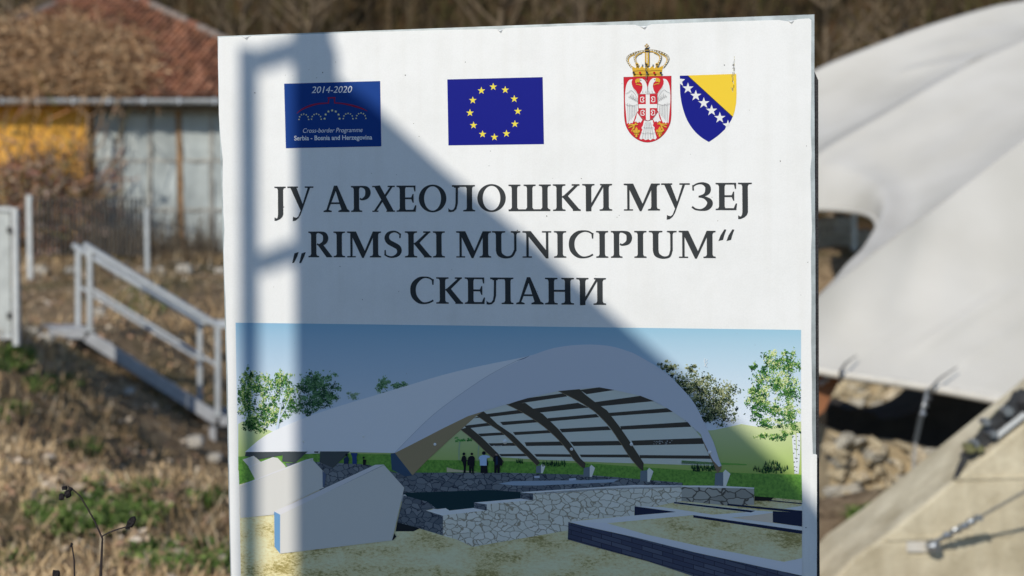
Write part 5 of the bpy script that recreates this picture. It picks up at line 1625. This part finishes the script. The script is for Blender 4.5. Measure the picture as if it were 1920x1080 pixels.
# ---- the printed view
def view():
    pic = Print(2)
    LX = lin_(605, 442, 1080, 452); 
    top = lin_(442, 605, 1502, 618.5)
    # sky: smooth printed gradient
    nx, ny = 24, 12
    h = H0 + 2 * STEP
    def skyc(u, v):
        a = cl(158, 202, 222); a2 = cs(56, 90, 132); b = cl(232, 238, 246)
        t0 = tuple(p * (1 - (1 - u) * .55) + q_ * (1 - u) * .55 for p, q_ in zip(a, a2))
        t = min(1, v * 1.15) ** .8
        return tuple(p + (q_ - p) * t for p, q_ in zip(t0, b))
    vs = []; fs = []; cc = []
    for j in range(ny + 1):
        for i in range(nx + 1):
            u = i / nx; v = j / ny
            x = 442 + 4 * v + u * (1502 - 442 - 4 * v); y = top(x) + v * (880 - top(x))
            vs.append(S(x, y, h)); cc.append(skyc(u, v))
    for j in range(ny):
        for i in range(nx):
            a = j * (nx + 1) + i
            fs.append((a, a + nx + 1, a + nx + 2, a + 1))
    pic.m.v = vs; pic.m.f = fs; pic.m.c = cc
    root = pic.build('printed_view', sign)
    root['label'] = 'printed picture of a white vaulted roof over stone ruins'
    # meadow
    p = Print(6)
    pale = cl(196, 214, 140); pale2 = cl(168, 196, 100)
    def grad(pts, y0, y1, c0, c1):
        p.n += 1; hh = H0 + p.n * STEP
        i0 = len(p.m.v)
        for x, y in pts:
            t = max(0, min(1, (y - y0) / (y1 - y0)))
            p.m.v.append(S(x, y, hh)); p.m.c.append(tuple(a + (b - a) * t for a, b in zip(c0, c1)))
        p.m.f.append(tuple(range(i0, i0 + len(pts))))
    grad([(447, 795), (455, 790), (480, 797), (520, 812), (560, 830), (560, 882), (447, 882)], 785, 870, cl(215, 228, 180), pale2)
    grad([(780, 815), (860, 806), (1000, 830), (1340, 806), (1390, 795), (1420, 800), (1460, 797), (1502, 790), (1503, 890), (1340, 890), (1000, 872), (600, 866), (600, 845)], 800, 880, cl(205, 218, 165), pale2)
    p.build('meadow', root)
    g = Print(8)
    def lines(poly, m, name, base):
        q = Print(base); q.poly(poly, (1, 1, 1)); o = q.build(name, root, m); return o
    lines([(447, 856), (600, 850), (745, 852), (800, 862), (930, 864), (1110, 869), (1210, 876), (1330, 884), (1420, 888), (1503, 890), (1504, 942), (1400, 938), (1280, 914), (1000, 892), (760, 892), (600, 882), (480, 900), (449, 912)], M_pgrass, 'lawn', 8)
    lines([(449, 908), (560, 880), (700, 925), (830, 960), (1066, 940), (1280, 930), (1414, 930), (1503, 938), (1505, 1235), (456, 1235), (452, 1080)], M_pgravel, 'gravel_ground', 9)
    # far stone walls and basin
    lines([(535, 868), (600, 866), (690, 871), (742, 886), (800, 886), (945, 886), (1100, 890), (1280, 905), (1280, 913), (1120, 916), (1000, 924), (976, 924), (916, 920), (759, 927), (700, 930), (605, 922), (545, 885)], M_pst_d, 'shaded_stone_wall', 10)
    p = Print(12)
    p.poly([(757, 924), (916, 918.5), (978, 922.5), (978, 937), (889, 943), (889, 955), (843, 958), (805, 952), (800, 940), (768, 935)], cs(8, 26, 38))
    p.poly([(935, 907), (960, 902), (1100, 900), (1160, 898), (1150, 904), (1010, 910), (965, 910)], cs(70, 92, 125))
    p.poly([(1002, 892), (1012, 892), (1012, 896), (1002, 896)], cs(85, 105, 140)); p.poly([(1067, 897), (1080, 896), (1080, 900), (1067, 901)], cs(85, 105, 140))
    p.poly([(838, 876), (853, 880), (880, 883), (900, 885), (838, 885)], cs(90, 100, 100))
    p.build_each('basin', root)
    lines([(757, 929), (771, 932), (803, 941), (817, 952), (799, 957), (831, 966), (831, 1004), (788, 991), (745, 979)], M_pst_d, 'shaded_stone_wall', 14)
    p = Print(14)
    p.poly([(745, 979), (788, 990), (776, 996), (742, 996)], (.02, .025, .03))
    TOPC = cs(132, 150, 172)
    p.poly([(799, 957), (836, 952.5), (843, 957), (889, 952), (913, 957), (913, 962), (831, 967)], TOPC)
    p.poly([(889, 942), (976, 934.5), (1000, 938), (1000, 941), (913, 947)], TOPC); p.poly([(976, 922.5), (1110, 914), (1190, 909), (1278, 910), (1350, 910.5), (1414, 914), (1414, 918), (1278, 914), (1139, 918), (1000, 927)], TOPC)
    p.build_each('wall_top', root)
    lines([(831, 966), (913, 956.5), (913, 945), (1000, 937.5), (1000, 924), (1139, 914.5), (1278, 911.5), (1278, 939), (1190, 957), (1189, 966), (1100, 973), (1066, 978), (1066, 994), (887, 1025), (856, 1011), (831, 1004)], M_pst_l, 'sunlit_stone_wall', 17)
    lines([(889, 942), (913, 945.5), (913, 957), (889, 952.5)], M_pst_d, 'wall_end', 18); lines([(976, 923), (1000, 925), (1000, 938), (976, 934.5)], M_pst_d, 'wall_end', 18)
    lines([(1278, 912.5), (1414, 916), (1414, 946), (1366, 948), (1278, 939)], stone_mat('printed_brown_stone', (0.30, 0.30, 0.27), (0.48, 0.47, 0.42), (0.07, 0.06, 0.05), 62), 'stone_block', 18)
    # low walls on the right
    p = Print(18); LT = cs(105, 122, 158); LT2 = cs(118, 134, 164); NV = cs(14, 22, 45)
    p.poly([(1066, 977.5), (1189, 966), (1266, 959.5), (1300, 965.5), (1136, 981)], LT2)
    p.poly([(1066, 978), (1136, 980), (1213, 1002), (1314, 1024), (1470, 1053), (1504, 1046), (1504, 1079), (1302, 1035), (1191, 1007), (1100, 987)], LT)
    p.poly([(1190, 949), (1240, 950), (1372, 970), (1504, 987), (1504, 995), (1300, 966), (1266, 960)], LT2)
    p.poly([(1300, 965.5), (1504, 994.5), (1504, 1001), (1300, 970)], NV); p.poly([(1190, 949), (1268, 959.5), (1190, 966)], NV)
    p.poly([(1264, 940), (1420, 957), (1449, 959), (1449, 963), (1350, 972), (1330, 965), (1400, 960), (1264, 944)], LT2)
    p.poly([(1264, 940.5), (1416, 957.5), (1408, 960.5), (1264, 943.5)], NV); p.poly([(1364, 944), (1504, 957.5), (1504, 962), (1364, 947.5)], NV)
    p.poly([(1470, 953), (1504, 948), (1504, 957), (1490, 956)], LT2)
    p.poly([(1449, 958), (1504, 961), (1504, 987), (1449, 979)], NV); p.poly([(1376, 971), (1449, 961), (1449, 980)], cs(110, 115, 125))
    p.poly([(1415, 930), (1451, 932.5), (1444, 939), (1415, 938.5)], (.02, .02, .02)); p.poly([(1442, 937), (1504, 943), (1504, 945), (1442, 939)], NV)
    p.build_each('low_wall', root)
    lines([(1066, 978.5), (1100, 987), (1191, 1007), (1302, 1035), (1504, 1079), (1505, 1150), (1310, 1083), (1215, 1052), (1100, 1021), (1065, 1011)], M_pbrick, 'brick_wall_face', 42)
    # canopy
    p = Print(20)
    UND = cs(98, 116, 134)
    inner = [(1353, 872), (1348, 875), (1337, 863), (1318, 825), (1314, 814), (1295, 797), (1288, 790), (1256, 768), (1223, 750), (1201, 742), (1152, 731), (1124, 726), (1087, 729), (1047, 733), (987, 747), (950, 758), (907, 771)]
    p.poly([(907, 770), (950, 757), (987, 746), (1047, 732), (1087, 728), (1124, 725), (1152, 730), (1201, 741), (1256, 767), (1295, 796), (1320, 826), (1341, 873), (1139, 867), (1000, 861), (940, 857), (900, 826), (866, 806), (880, 786)], UND)
    p.build('roof_underside', root)
    p = Print(24)
    BM = (0.075, 0.066, 0.055)
    for a in ([(953, 758), (984, 747), (1058, 737), (1064, 743), (975, 756)], [(1088, 731), (1124, 726), (1153, 731), (1100, 739)],
              [(887, 784), (913, 776), (976, 768), (984, 774), (915, 782)], [(1000, 766), (1084, 755), (1104, 764), (1005, 774)], [(1114, 754), (1201, 742), (1226, 752), (1120, 762)],
              [(871, 798), (920, 792), (928, 797), (875, 803)], [(938, 791), (1007, 786), (1016, 791), (943, 797)], [(1027, 784), (1118, 776), (1124, 782), (1030, 790)], [(1141, 774), (1252, 765), (1262, 772), (1146, 780)],
              [(896, 813), (942, 810.5), (950, 815), (902, 818)], [(962, 810), (1035, 806), (1042, 811), (966, 815.5)], [(1049, 804), (1140, 799), (1146, 806), (1054, 810.5)], [(1163, 799), (1290, 791), (1296, 800), (1165, 805.5)],
              [(916, 831), (967, 830), (974, 835.5), (921, 836)], [(984, 829), (1056, 827.5), (1064, 835), (987, 836)], [(1069, 828), (1160, 826.5), (1167, 834.5), (1076, 836)], [(1184, 826), (1317, 821), (1321, 832), (1188, 835)],
              [(936, 851), (989, 850.5), (994, 855), (940, 855.5)], [(1002, 851), (1071, 851.5), (1076, 856.5), (1006, 856)], [(1087, 852), (1182, 852), (1186, 857.5), (1090, 857)], [(1199, 853), (1331, 854), (1334, 860), (1201, 859)]):
        p.poly(a, BM, bump=False)
    p.build_each('purlin', root)
    ribs = [([(864, 805), (880, 800), (905, 821), (935, 851), (946, 867)], [(936, 867), (915, 850), (890, 826)]),
            ([(893, 778), (907, 771), (913, 776), (933, 795), (962, 815), (980, 833), (1007, 860), (1013, 868)], [(1007, 873), (991, 857), (975, 842), (947, 815), (922, 798)]),
            ([(950, 758), (985, 755), (1000, 766), (1018, 776), (1047, 804), (1071, 833), (1089, 860), (1098, 868), (1097, 878)], [(1091, 876), (1075, 860), (1067, 847), (1047, 824), (1018, 798), (980, 773)]),
            ([(1047, 733), (1087, 729.5), (1098, 740), (1115, 753), (1138, 769), (1162, 800), (1182, 829), (1199, 855), (1207, 868), (1206, 883)], [(1199, 878), (1182, 858), (1163, 829), (1143, 800), (1117, 773), (1087, 753)])]
    for up_, lo in ribs:
        p = Print(27); p.poly(up_ + lo, (0.085, 0.073, 0.055)); 
        p.stroke([up_[0]] + lo[::-1], 1.0, (0.26, 0.20, 0.12), 4); p.build('rib', root)
    p = Print(28)
    p.poly([(1314, 814), (1320, 822), (1336, 860), (1353, 872), (1352, 880), (1345, 888), (1337, 868), (1322, 838)], (0.27, 0.20, 0.12))
    for (x, y) in ((1010, 871), (1100, 874), (1207, 880), (1348, 884)):
        k = .8 if x < 1050 else 1 if x < 1150 else 1.15 if x < 1250 else 1.35
        p.poly([(x - 5 * k, y + 3), (x + 6 * k, y + 1), (x + 6 * k, y + 20 * k), (x - 6 * k, y + 19 * k)], cs(50, 66, 88))
        p.poly([(x + 6 * k, y + 1), (x + 9 * k, y - 3 * k), (x + 16 * k, y + 3 * k), (x + 10 * k, y + 20 * k), (x + 6 * k, y + 20 * k)], cs(120, 130, 145))
    p.build_each('rib_foot', root)
    p = Print(30)
    BR = (0.36, 0.28, 0.165)
    p.poly([(741, 849), (773, 832), (829, 803), (878, 779), (908, 770), (893, 780), (864, 806), (843, 824), (800, 864), (774, 891)], BR)
    p.poly([(741, 849), (774, 891), (760, 893), (735, 880), (733, 850)], cs(24, 42, 70))
    for a in ([(462, 846), (528, 846), (505, 853), (486, 858), (460, 855)], [(490, 849), (530, 846), (560, 848), (480, 862)], [(531, 846), (578, 846), (555, 867), (530, 865)], [(601, 846), (657, 846), (625, 877), (600, 866)], [(590, 846), (598, 846), (597, 849), (590, 848.5)]):
        p.poly(a, cs(30, 40, 52))
    p.build_each('roof_strut', root)
    p = Print(34)
    outer = crom([(460, 847), (500, 815), (560, 788), (600, 773), (650, 757), (700, 742), (760, 724), (830, 703), (900, 686), (980, 670), (1000, 665)], 3) + crom([(1000, 665), (1040, 652), (1090, 646), (1140, 648), (1180, 659), (1201, 669), (1244, 695), (1278, 727), (1304, 759), (1324, 800), (1338, 829), (1348, 860), (1353, 873)], 3)
    WC = cs(104, 122, 150); WC2 = cs(95, 113, 143)
    p.poly(outer + inner[1:] + [(878, 780), (829, 804), (773, 833), (741, 849), (600, 846.5)], WC)
    fold = crom([(741, 849), (747, 842), (802, 787), (847, 751), (916, 704), (993, 668)], 4)
    p.poly(fold + [q_ for q_ in outer if q_[0] > 1002] + inner[1:] + [(878, 780), (829, 804), (773, 833)], WC2)
    p.stroke([(741, 849), (747, 842), (802, 787), (847, 751), (916, 704), (970, 676)], .7, cs(74, 90, 118), 5); p.stroke([(970, 676), (982, 672), (993, 667)], [.6, 1.6, .4], cs(45, 62, 95), 4)
    p.build('roof_shell', root)
    # concrete anchors
    def q(x, y): return (420 + x / 4.153, 820 + y / 4.153)
    def Q(*a): return [q(*t) for t in a]
    AC = (0.68, 0.665, 0.63); AT = cl(226, 226, 228); AD = cs(46, 80, 125)
    p = Print(40); p.poly(Q((148, 172), (235, 142), (292, 190), (200, 230)), AC); p.build('anchor_print', root)
    p = Print(40); p.poly(Q((195, 230), (390, 154), (420, 158), (482, 222), (480, 245), (250, 335)), AC); p.stroke(Q((195, 230), (390, 154)), 1.6, AT, 2); p.build('anchor_print', root)
    p = Print(44); p.poly(Q((122, 388), (640, 180), (695, 174), (782, 268), (780, 390), (560, 495), (395, 578), (392, 600), (130, 626)), AC)
    p.stroke(Q((122, 380), (640, 178), (692, 175)), 2.6, AT, 2); p.poly(Q((770, 258), (800, 290), (785, 385), (772, 385)), cs(40, 55, 85)); p.build('anchor_print', root)
    p = Print(48); p.poly(Q((440, 600), (1250, 214), (1407, 390), (1312, 800), (440, 903)), AC)
    p.poly(Q((395, 575), (1180, 212), (1252, 210), (440, 602)), AT); p.poly(Q((395, 575), (441, 600), (441, 903), (398, 850)), AD)
    p.poly(Q((1312, 800), (1330, 745), (1345, 770), (1320, 798)), (.03, .03, .03)); p.build('anchor_print', root)
    # people in the print
    skin = cs(60, 60, 70); bk = cs(8, 12, 22); nvy = cs(12, 24, 52); lb = cs(80, 108, 160)
    def q6(x, y): return (820 + x / 8, 820 + y / 8)
    def person(parts, base=52):
        p = Print(base)
        for kind, a, c in parts:
            if kind == 'p': p.poly([q6(*t) for t in a], c)
            else: p.disc(*q6(a[0], a[1]), a[2] / 8, c, 10)
        p.build('printed_figure', root)
    person([('p', [(385, 275), (420, 270), (440, 310), (440, 380), (435, 450), (430, 530), (395, 530), (402, 450), (385, 370), (362, 345), (372, 300)], bk), ('d', (404, 245, 22), bk), ('p', [(430, 330), (465, 342), (462, 352), (430, 345)], bk)])
    person([('p', [(500, 275), (545, 275), (568, 305), (562, 410), (552, 430), (552, 530), (526, 530), (520, 440), (510, 530), (482, 530), (480, 410), (462, 430), (456, 400), (468, 300)], bk), ('d', (522, 245, 20), bk)])
    person([('p', [(655, 415), (755, 415), (760, 530), (652, 530)], bk), ('p', [(680, 262), (735, 262), (790, 275), (792, 300), (750, 308), (745, 420), (645, 420), (640, 330), (622, 320), (640, 280)], lb), ('p', [(745, 310), (772, 390), (768, 415), (745, 415)], bk), ('d', (703, 232, 29), bk)])
    person([('p', [(865, 275), (930, 275), (965, 310), (985, 395), (972, 425), (945, 420), (938, 530), (908, 530), (900, 440), (890, 530), (858, 530), (858, 370), (840, 345), (845, 300)], bk), ('p', [(882, 285), (908, 285), (912, 400), (878, 420)], nvy), ('d', (890, 250, 20), skin), ('p', [(868, 240), (912, 240), (905, 226), (875, 226)], bk)])
    def person1(parts):
        p = Print(52)
        for kind, a, c in parts:
            if kind == 'p': p.poly(Q(*a), c)
            else: p.disc(*q(a[0], a[1]), a[2] / 4.153, c, 8)
        p.build('printed_figure', root)
    person1([('p', [(935, 165), (965, 140), (978, 170), (970, 205), (938, 205)], nvy), ('d', (958, 135, 10), bk)])
    person1([('p', [(990, 120), (1045, 120), (1036, 150), (1038, 205), (1004, 205), (1002, 150)], cs(16, 34, 80))])
    person1([('p', [(1086, 170), (1112, 172), (1106, 214), (1086, 214)], bk), ('d', (1091, 156, 9), bk)])
    # trunks and bushes behind
    p = Print(7)
    p.n = 18
    for (x, y0, y1, wd) in ((861, 828, 862, 2.6), (897, 834, 863, 2.6)): p.stroke([(x + 1.5, y0), (x, (y0 + y1) / 2), (x, y1)], wd, cs(72, 96, 92), 4)
    p.poly([(1278, 808 + 55), (1400, 870), (1400, 872), (1278, 870)], cs(50, 90, 50))
    rnd = random.Random(6)
    for (cx, cy, rx, ry, n) in ((1445, 879, 32, 6, 60), (1448, 871, 14, 10, 30), (1318, 876, 24, 5, 60), (1040, 868, 22, 4, 40), (975, 864, 6, 4, 10)):
        for i in range(n):
            x = cx + rx * rnd.uniform(-1, 1); y = cy + ry * rnd.uniform(-.6, 1)
            p.poly([(x - 1.2, y + 3), (x + 1.2, y + 3), (x + rnd.uniform(-2, 2), y - 5)], cs(*rnd.choice([(14, 38, 26), (22, 52, 30), (10, 24, 24)])), bump=(i % 12 == 0))
    tag(p.build('printed_bushes', root), kind='stuff')
    # birch trunks
    p = Print(10)
    for a in ([(1488, 815), (1490, 850), (1492, 888)], [(1497, 812), (1497, 850), (1495, 888)]):
        p.stroke(a, [7, 6, 5], cl(225, 232, 236), 4)
        for k in range(9):
            y = 818 + k * 8 + rnd.uniform(-2, 2); x = a[0][0] + (a[2][0] - a[0][0]) * (y - 815) / 73
            sg_ = rnd.choice([-1, 1]); p.poly([(x + sg_ * 3, y), (x - sg_ * rnd.uniform(-1.5, 1.5), y - rnd.uniform(.3, 1)), (x, y + .6), (x + sg_ * 2.5, y + rnd.uniform(1, 2.2))], (.10, .11, .11))
    p.stroke([(520, 805), (524, 780), (530, 745)], [5, 3.4, 2], cl(205, 222, 238), 4); p.stroke([(524, 785), (538, 760), (545, 740)], [3, 2, 1], cl(205, 222, 238), 4)
    tag(p.build('birch_trunks', root), kind='stuff')
    # leaf masses: many leaf-sized ink marks
    def tree(blobs, pal, n, size, seed, hole=.35):
        rnd = random.Random(seed)
        p = Print(12)
        tot = sum(b[2] * b[3] for b in blobs)
        for (cx, cy, rx, ry) in blobs:
            k = int(n * rx * ry / tot)
            # clumps in each lobe
            cl_ = [(cx + rx * rnd.gauss(0, .42), cy + ry * rnd.gauss(0, .42), rnd.uniform(.08, .26), rnd.uniform(-.35, .35)) for _ in range(max(6, int(rx * ry / 30)))]
            for i in range(k):
                c = rnd.choice(cl_)
                a = rnd.uniform(0, 6.283); q_ = abs(rnd.gauss(0, 1)) 
                x = c[0] + rx * c[2] * q_ * math.cos(a); y = c[1] + ry * c[2] * q_ * math.sin(a)
                if x > 1501 or x < 446: continue
                if ((x - cx) / rx) ** 2 + ((y - cy) / ry) ** 2 > 1.25: continue
                s = size * rnd.uniform(.6, 1.5); b = rnd.uniform(0, 3.14)
                ux, uy = math.cos(b) * s, math.sin(b) * s
                t = (y - cy) / ry * .3 + .5 + c[3]
                pi = min(len(pal) - 1, max(0, int((t + rnd.uniform(-.35, .35)) * len(pal))))
                p.n = 12 + rnd.randrange(7)
                p.poly([(x - ux, y - uy), (x + uy * .45, y - ux * .45), (x + ux, y + uy), (x - uy * .45, y + ux * .45)], pal[pi], bump=False)
        tag(p.build('printed_tree', root), kind='stuff')
    birch = [cl(222, 232, 170), cl(160, 196, 100), cl(96, 150, 70), cl(62, 118, 58), cl(42, 92, 48), cl(26, 62, 40)]
    birch2 = [cl(150, 180, 110), cl(90, 135, 70), cl(56, 100, 48), cl(35, 70, 36)]
    dark = [cs(52, 84, 72), cs(36, 66, 50), cs(22, 46, 38), cs(14, 32, 32)]
    olive = [cl(170, 175, 130), cl(110, 125, 85), cl(70, 88, 58), cl(38, 54, 40), cl(22, 34, 32)]
    tree([(490, 725, 22, 30), (468, 735, 22, 40), (465, 775, 20, 30), (500, 760, 24, 26), (525, 715, 30, 24), (535, 750, 26, 28), (515, 780, 30, 18), (490, 795, 30, 18)], birch, 4600, 1.8, 1)
    tree([(467, 700, 10, 18), (460, 740, 14, 40), (470, 790, 20, 18)], birch2, 1500, 1.8, 12)
    tree([(580, 725, 26, 34), (605, 722, 34, 26), (575, 755, 34, 22), (612, 748, 24, 18)], dark, 3600, 1.8, 2)
    tree([(663, 742, 18, 8)], [cs(70, 95, 95), cs(50, 75, 75)], 220, 1.8, 3)
    tree([(715, 722, 18, 18), (740, 727, 26, 14), (762, 722, 14, 10)], dark[:3] + [cs(60, 90, 80)], 700, 1.8, 4)
    tree([(1252, 690, 26, 14), (1290, 715, 42, 26), (1320, 745, 52, 40), (1335, 780, 46, 26), (1360, 745, 28, 30), (1300, 690, 16, 12)], olive, 5600, 1.8, 5)
    tree([(1445, 680, 26, 24), (1480, 680, 24, 30), (1412, 685, 10, 12), (1440, 720, 34, 30), (1480, 730, 30, 34), (1425, 760, 34, 28), (1470, 775, 36, 28), (1440, 790, 30, 14), (1490, 800, 14, 20), (1418, 738, 24, 16), (1430, 818, 22, 12), (1465, 818, 26, 12)], birch, 7600, 1.8, 6)
    tree([(865, 825, 14, 6), (880, 822, 8, 6)], [cs(40, 90, 50), cs(22, 60, 34)], 160, 1.6, 7)
    # printed-through smudges
    p = Print(60)
    rnd = random.Random(8)
    for i in range(14):
        y = 672 + i * 1.1; x = 1323 + rnd.uniform(-3, 3)
        p.poly([(x - .8, y), (x + .8, y), (x + .6, y + 1.4), (x - .6, y + 1.4)], (.8, .8, .8), bump=False)
    for i in range(24):
        x = 1223 + rnd.uniform(0, 36); y = 829 + rnd.uniform(-4, 3)
        p.poly([(x, y), (x + rnd.uniform(1, 3), y), (x + 2, y + .8), (x, y + .8)], (.55, .58, .6), bump=False)
    for i in range(10):
        x = 925 + rnd.uniform(0, 14); y = 835.5 + rnd.uniform(-.6, .6)
        p.poly([(x, y), (x + 3, y), (x + 3, y + .9), (x, y + .9)], (.75, .76, .76), bump=False)
    tag(p.build('scuffs', sign), kind='stuff')
view()

# ------------------------------------------------------------------ kiosk behind the viewer that throws the shadow on the sign
def kiosk():
    Ld = 3.3
    off = SUN * Ld
    M_k = mat('kiosk_boards', (0.20, 0.21, 0.22), .8, noise=.2, scale=6)
    M_km = mat('kiosk_steel', (0.38, 0.39, 0.40), .5, metal=.4, noise=.2, scale=10)
    def K(px, py):
        u, v = sp(px, py)
        return S0 + SD * u + Vector((0, 0, v)) + off
    g = K(1000, 1000)
    root = empty('kiosk', (g.x, g.y, 0))
    tag(root, 'grey gabled kiosk beside the viewer that shades the middle of the sign', 'kiosk')
    o = Vector(root.location)
    away = SN                                  # away from the sign
    gp = [(549, 40), (606, 40), (607, 105), (626, 142), (700, 196), (830, 314), (1000, 454), (1130, 574), (1230, 660), (1390, 802), (1500, 908), (1560, 985), (1625, 1075)]
    pts = [K(x, y) - o for x, y in gp]
    last = K(1640, 1075) - o
    first = K(557, 1300) - o
    fl = Vector((first.x, first.y, 0)); ll = Vector((last.x, last.y, 0))
    wall = MB(); wall.prism(pts + [ll, fl, first], away * .08); wall.build('gable_wall', M_k, root)
    # roof sheet following the slope, set back so its own shadow stays inside the wall's
    r = MB()
    rp = [p + away * .10 + Vector((0, 0, -.02)) for p in pts[3:]]
    for a, b in zip(rp, rp[1:]): r.prism([a, b, b + Vector((0, 0, -.04)), a + Vector((0, 0, -.04))], away * 1.3)
    r.build('roof', M_km, root)
    s = MB(); s.prism([ll + away * .09 + Vector((-.05, 0, 0)), last + away * .09 + Vector((-.05, 0, -.1)), last + away * 1.4 + Vector((-.05, 0, -.1)), ll + away * 1.4 + Vector((-.05, 0, 0))], (-.05, 0, 0)); s.build('side_wall', M_k, root)
    # corner mast
    m = MB(); m.prism([K(550, -140) - o, K(606, -140) - o, K(606, 39) - o, K(550, 39) - o], away * .05); m.build('mast', M_km, root)
    # ladder rail with two slanting brackets
    a = K(447, 88) - o; b = K(474, 88) - o; c = K(474, 1300) - o; d = K(450, 1300) - o
    m = MB(); m.prism([a, b, Vector((c.x, c.y, 0)), Vector((d.x, d.y, 0))], away * .03); m.build('ladder_rail', M_km, root)
    for (y0, y1, y2, y3) in ((94, 117, 95, 70), (478, 496, 472, 449)):
        m = MB(); m.prism([K(474.5, y0) - o, K(474.5, y1) - o, K(549, y2) - o, K(549, y3) - o], away * .03); m.build('bracket', M_km, root)
kiosk()
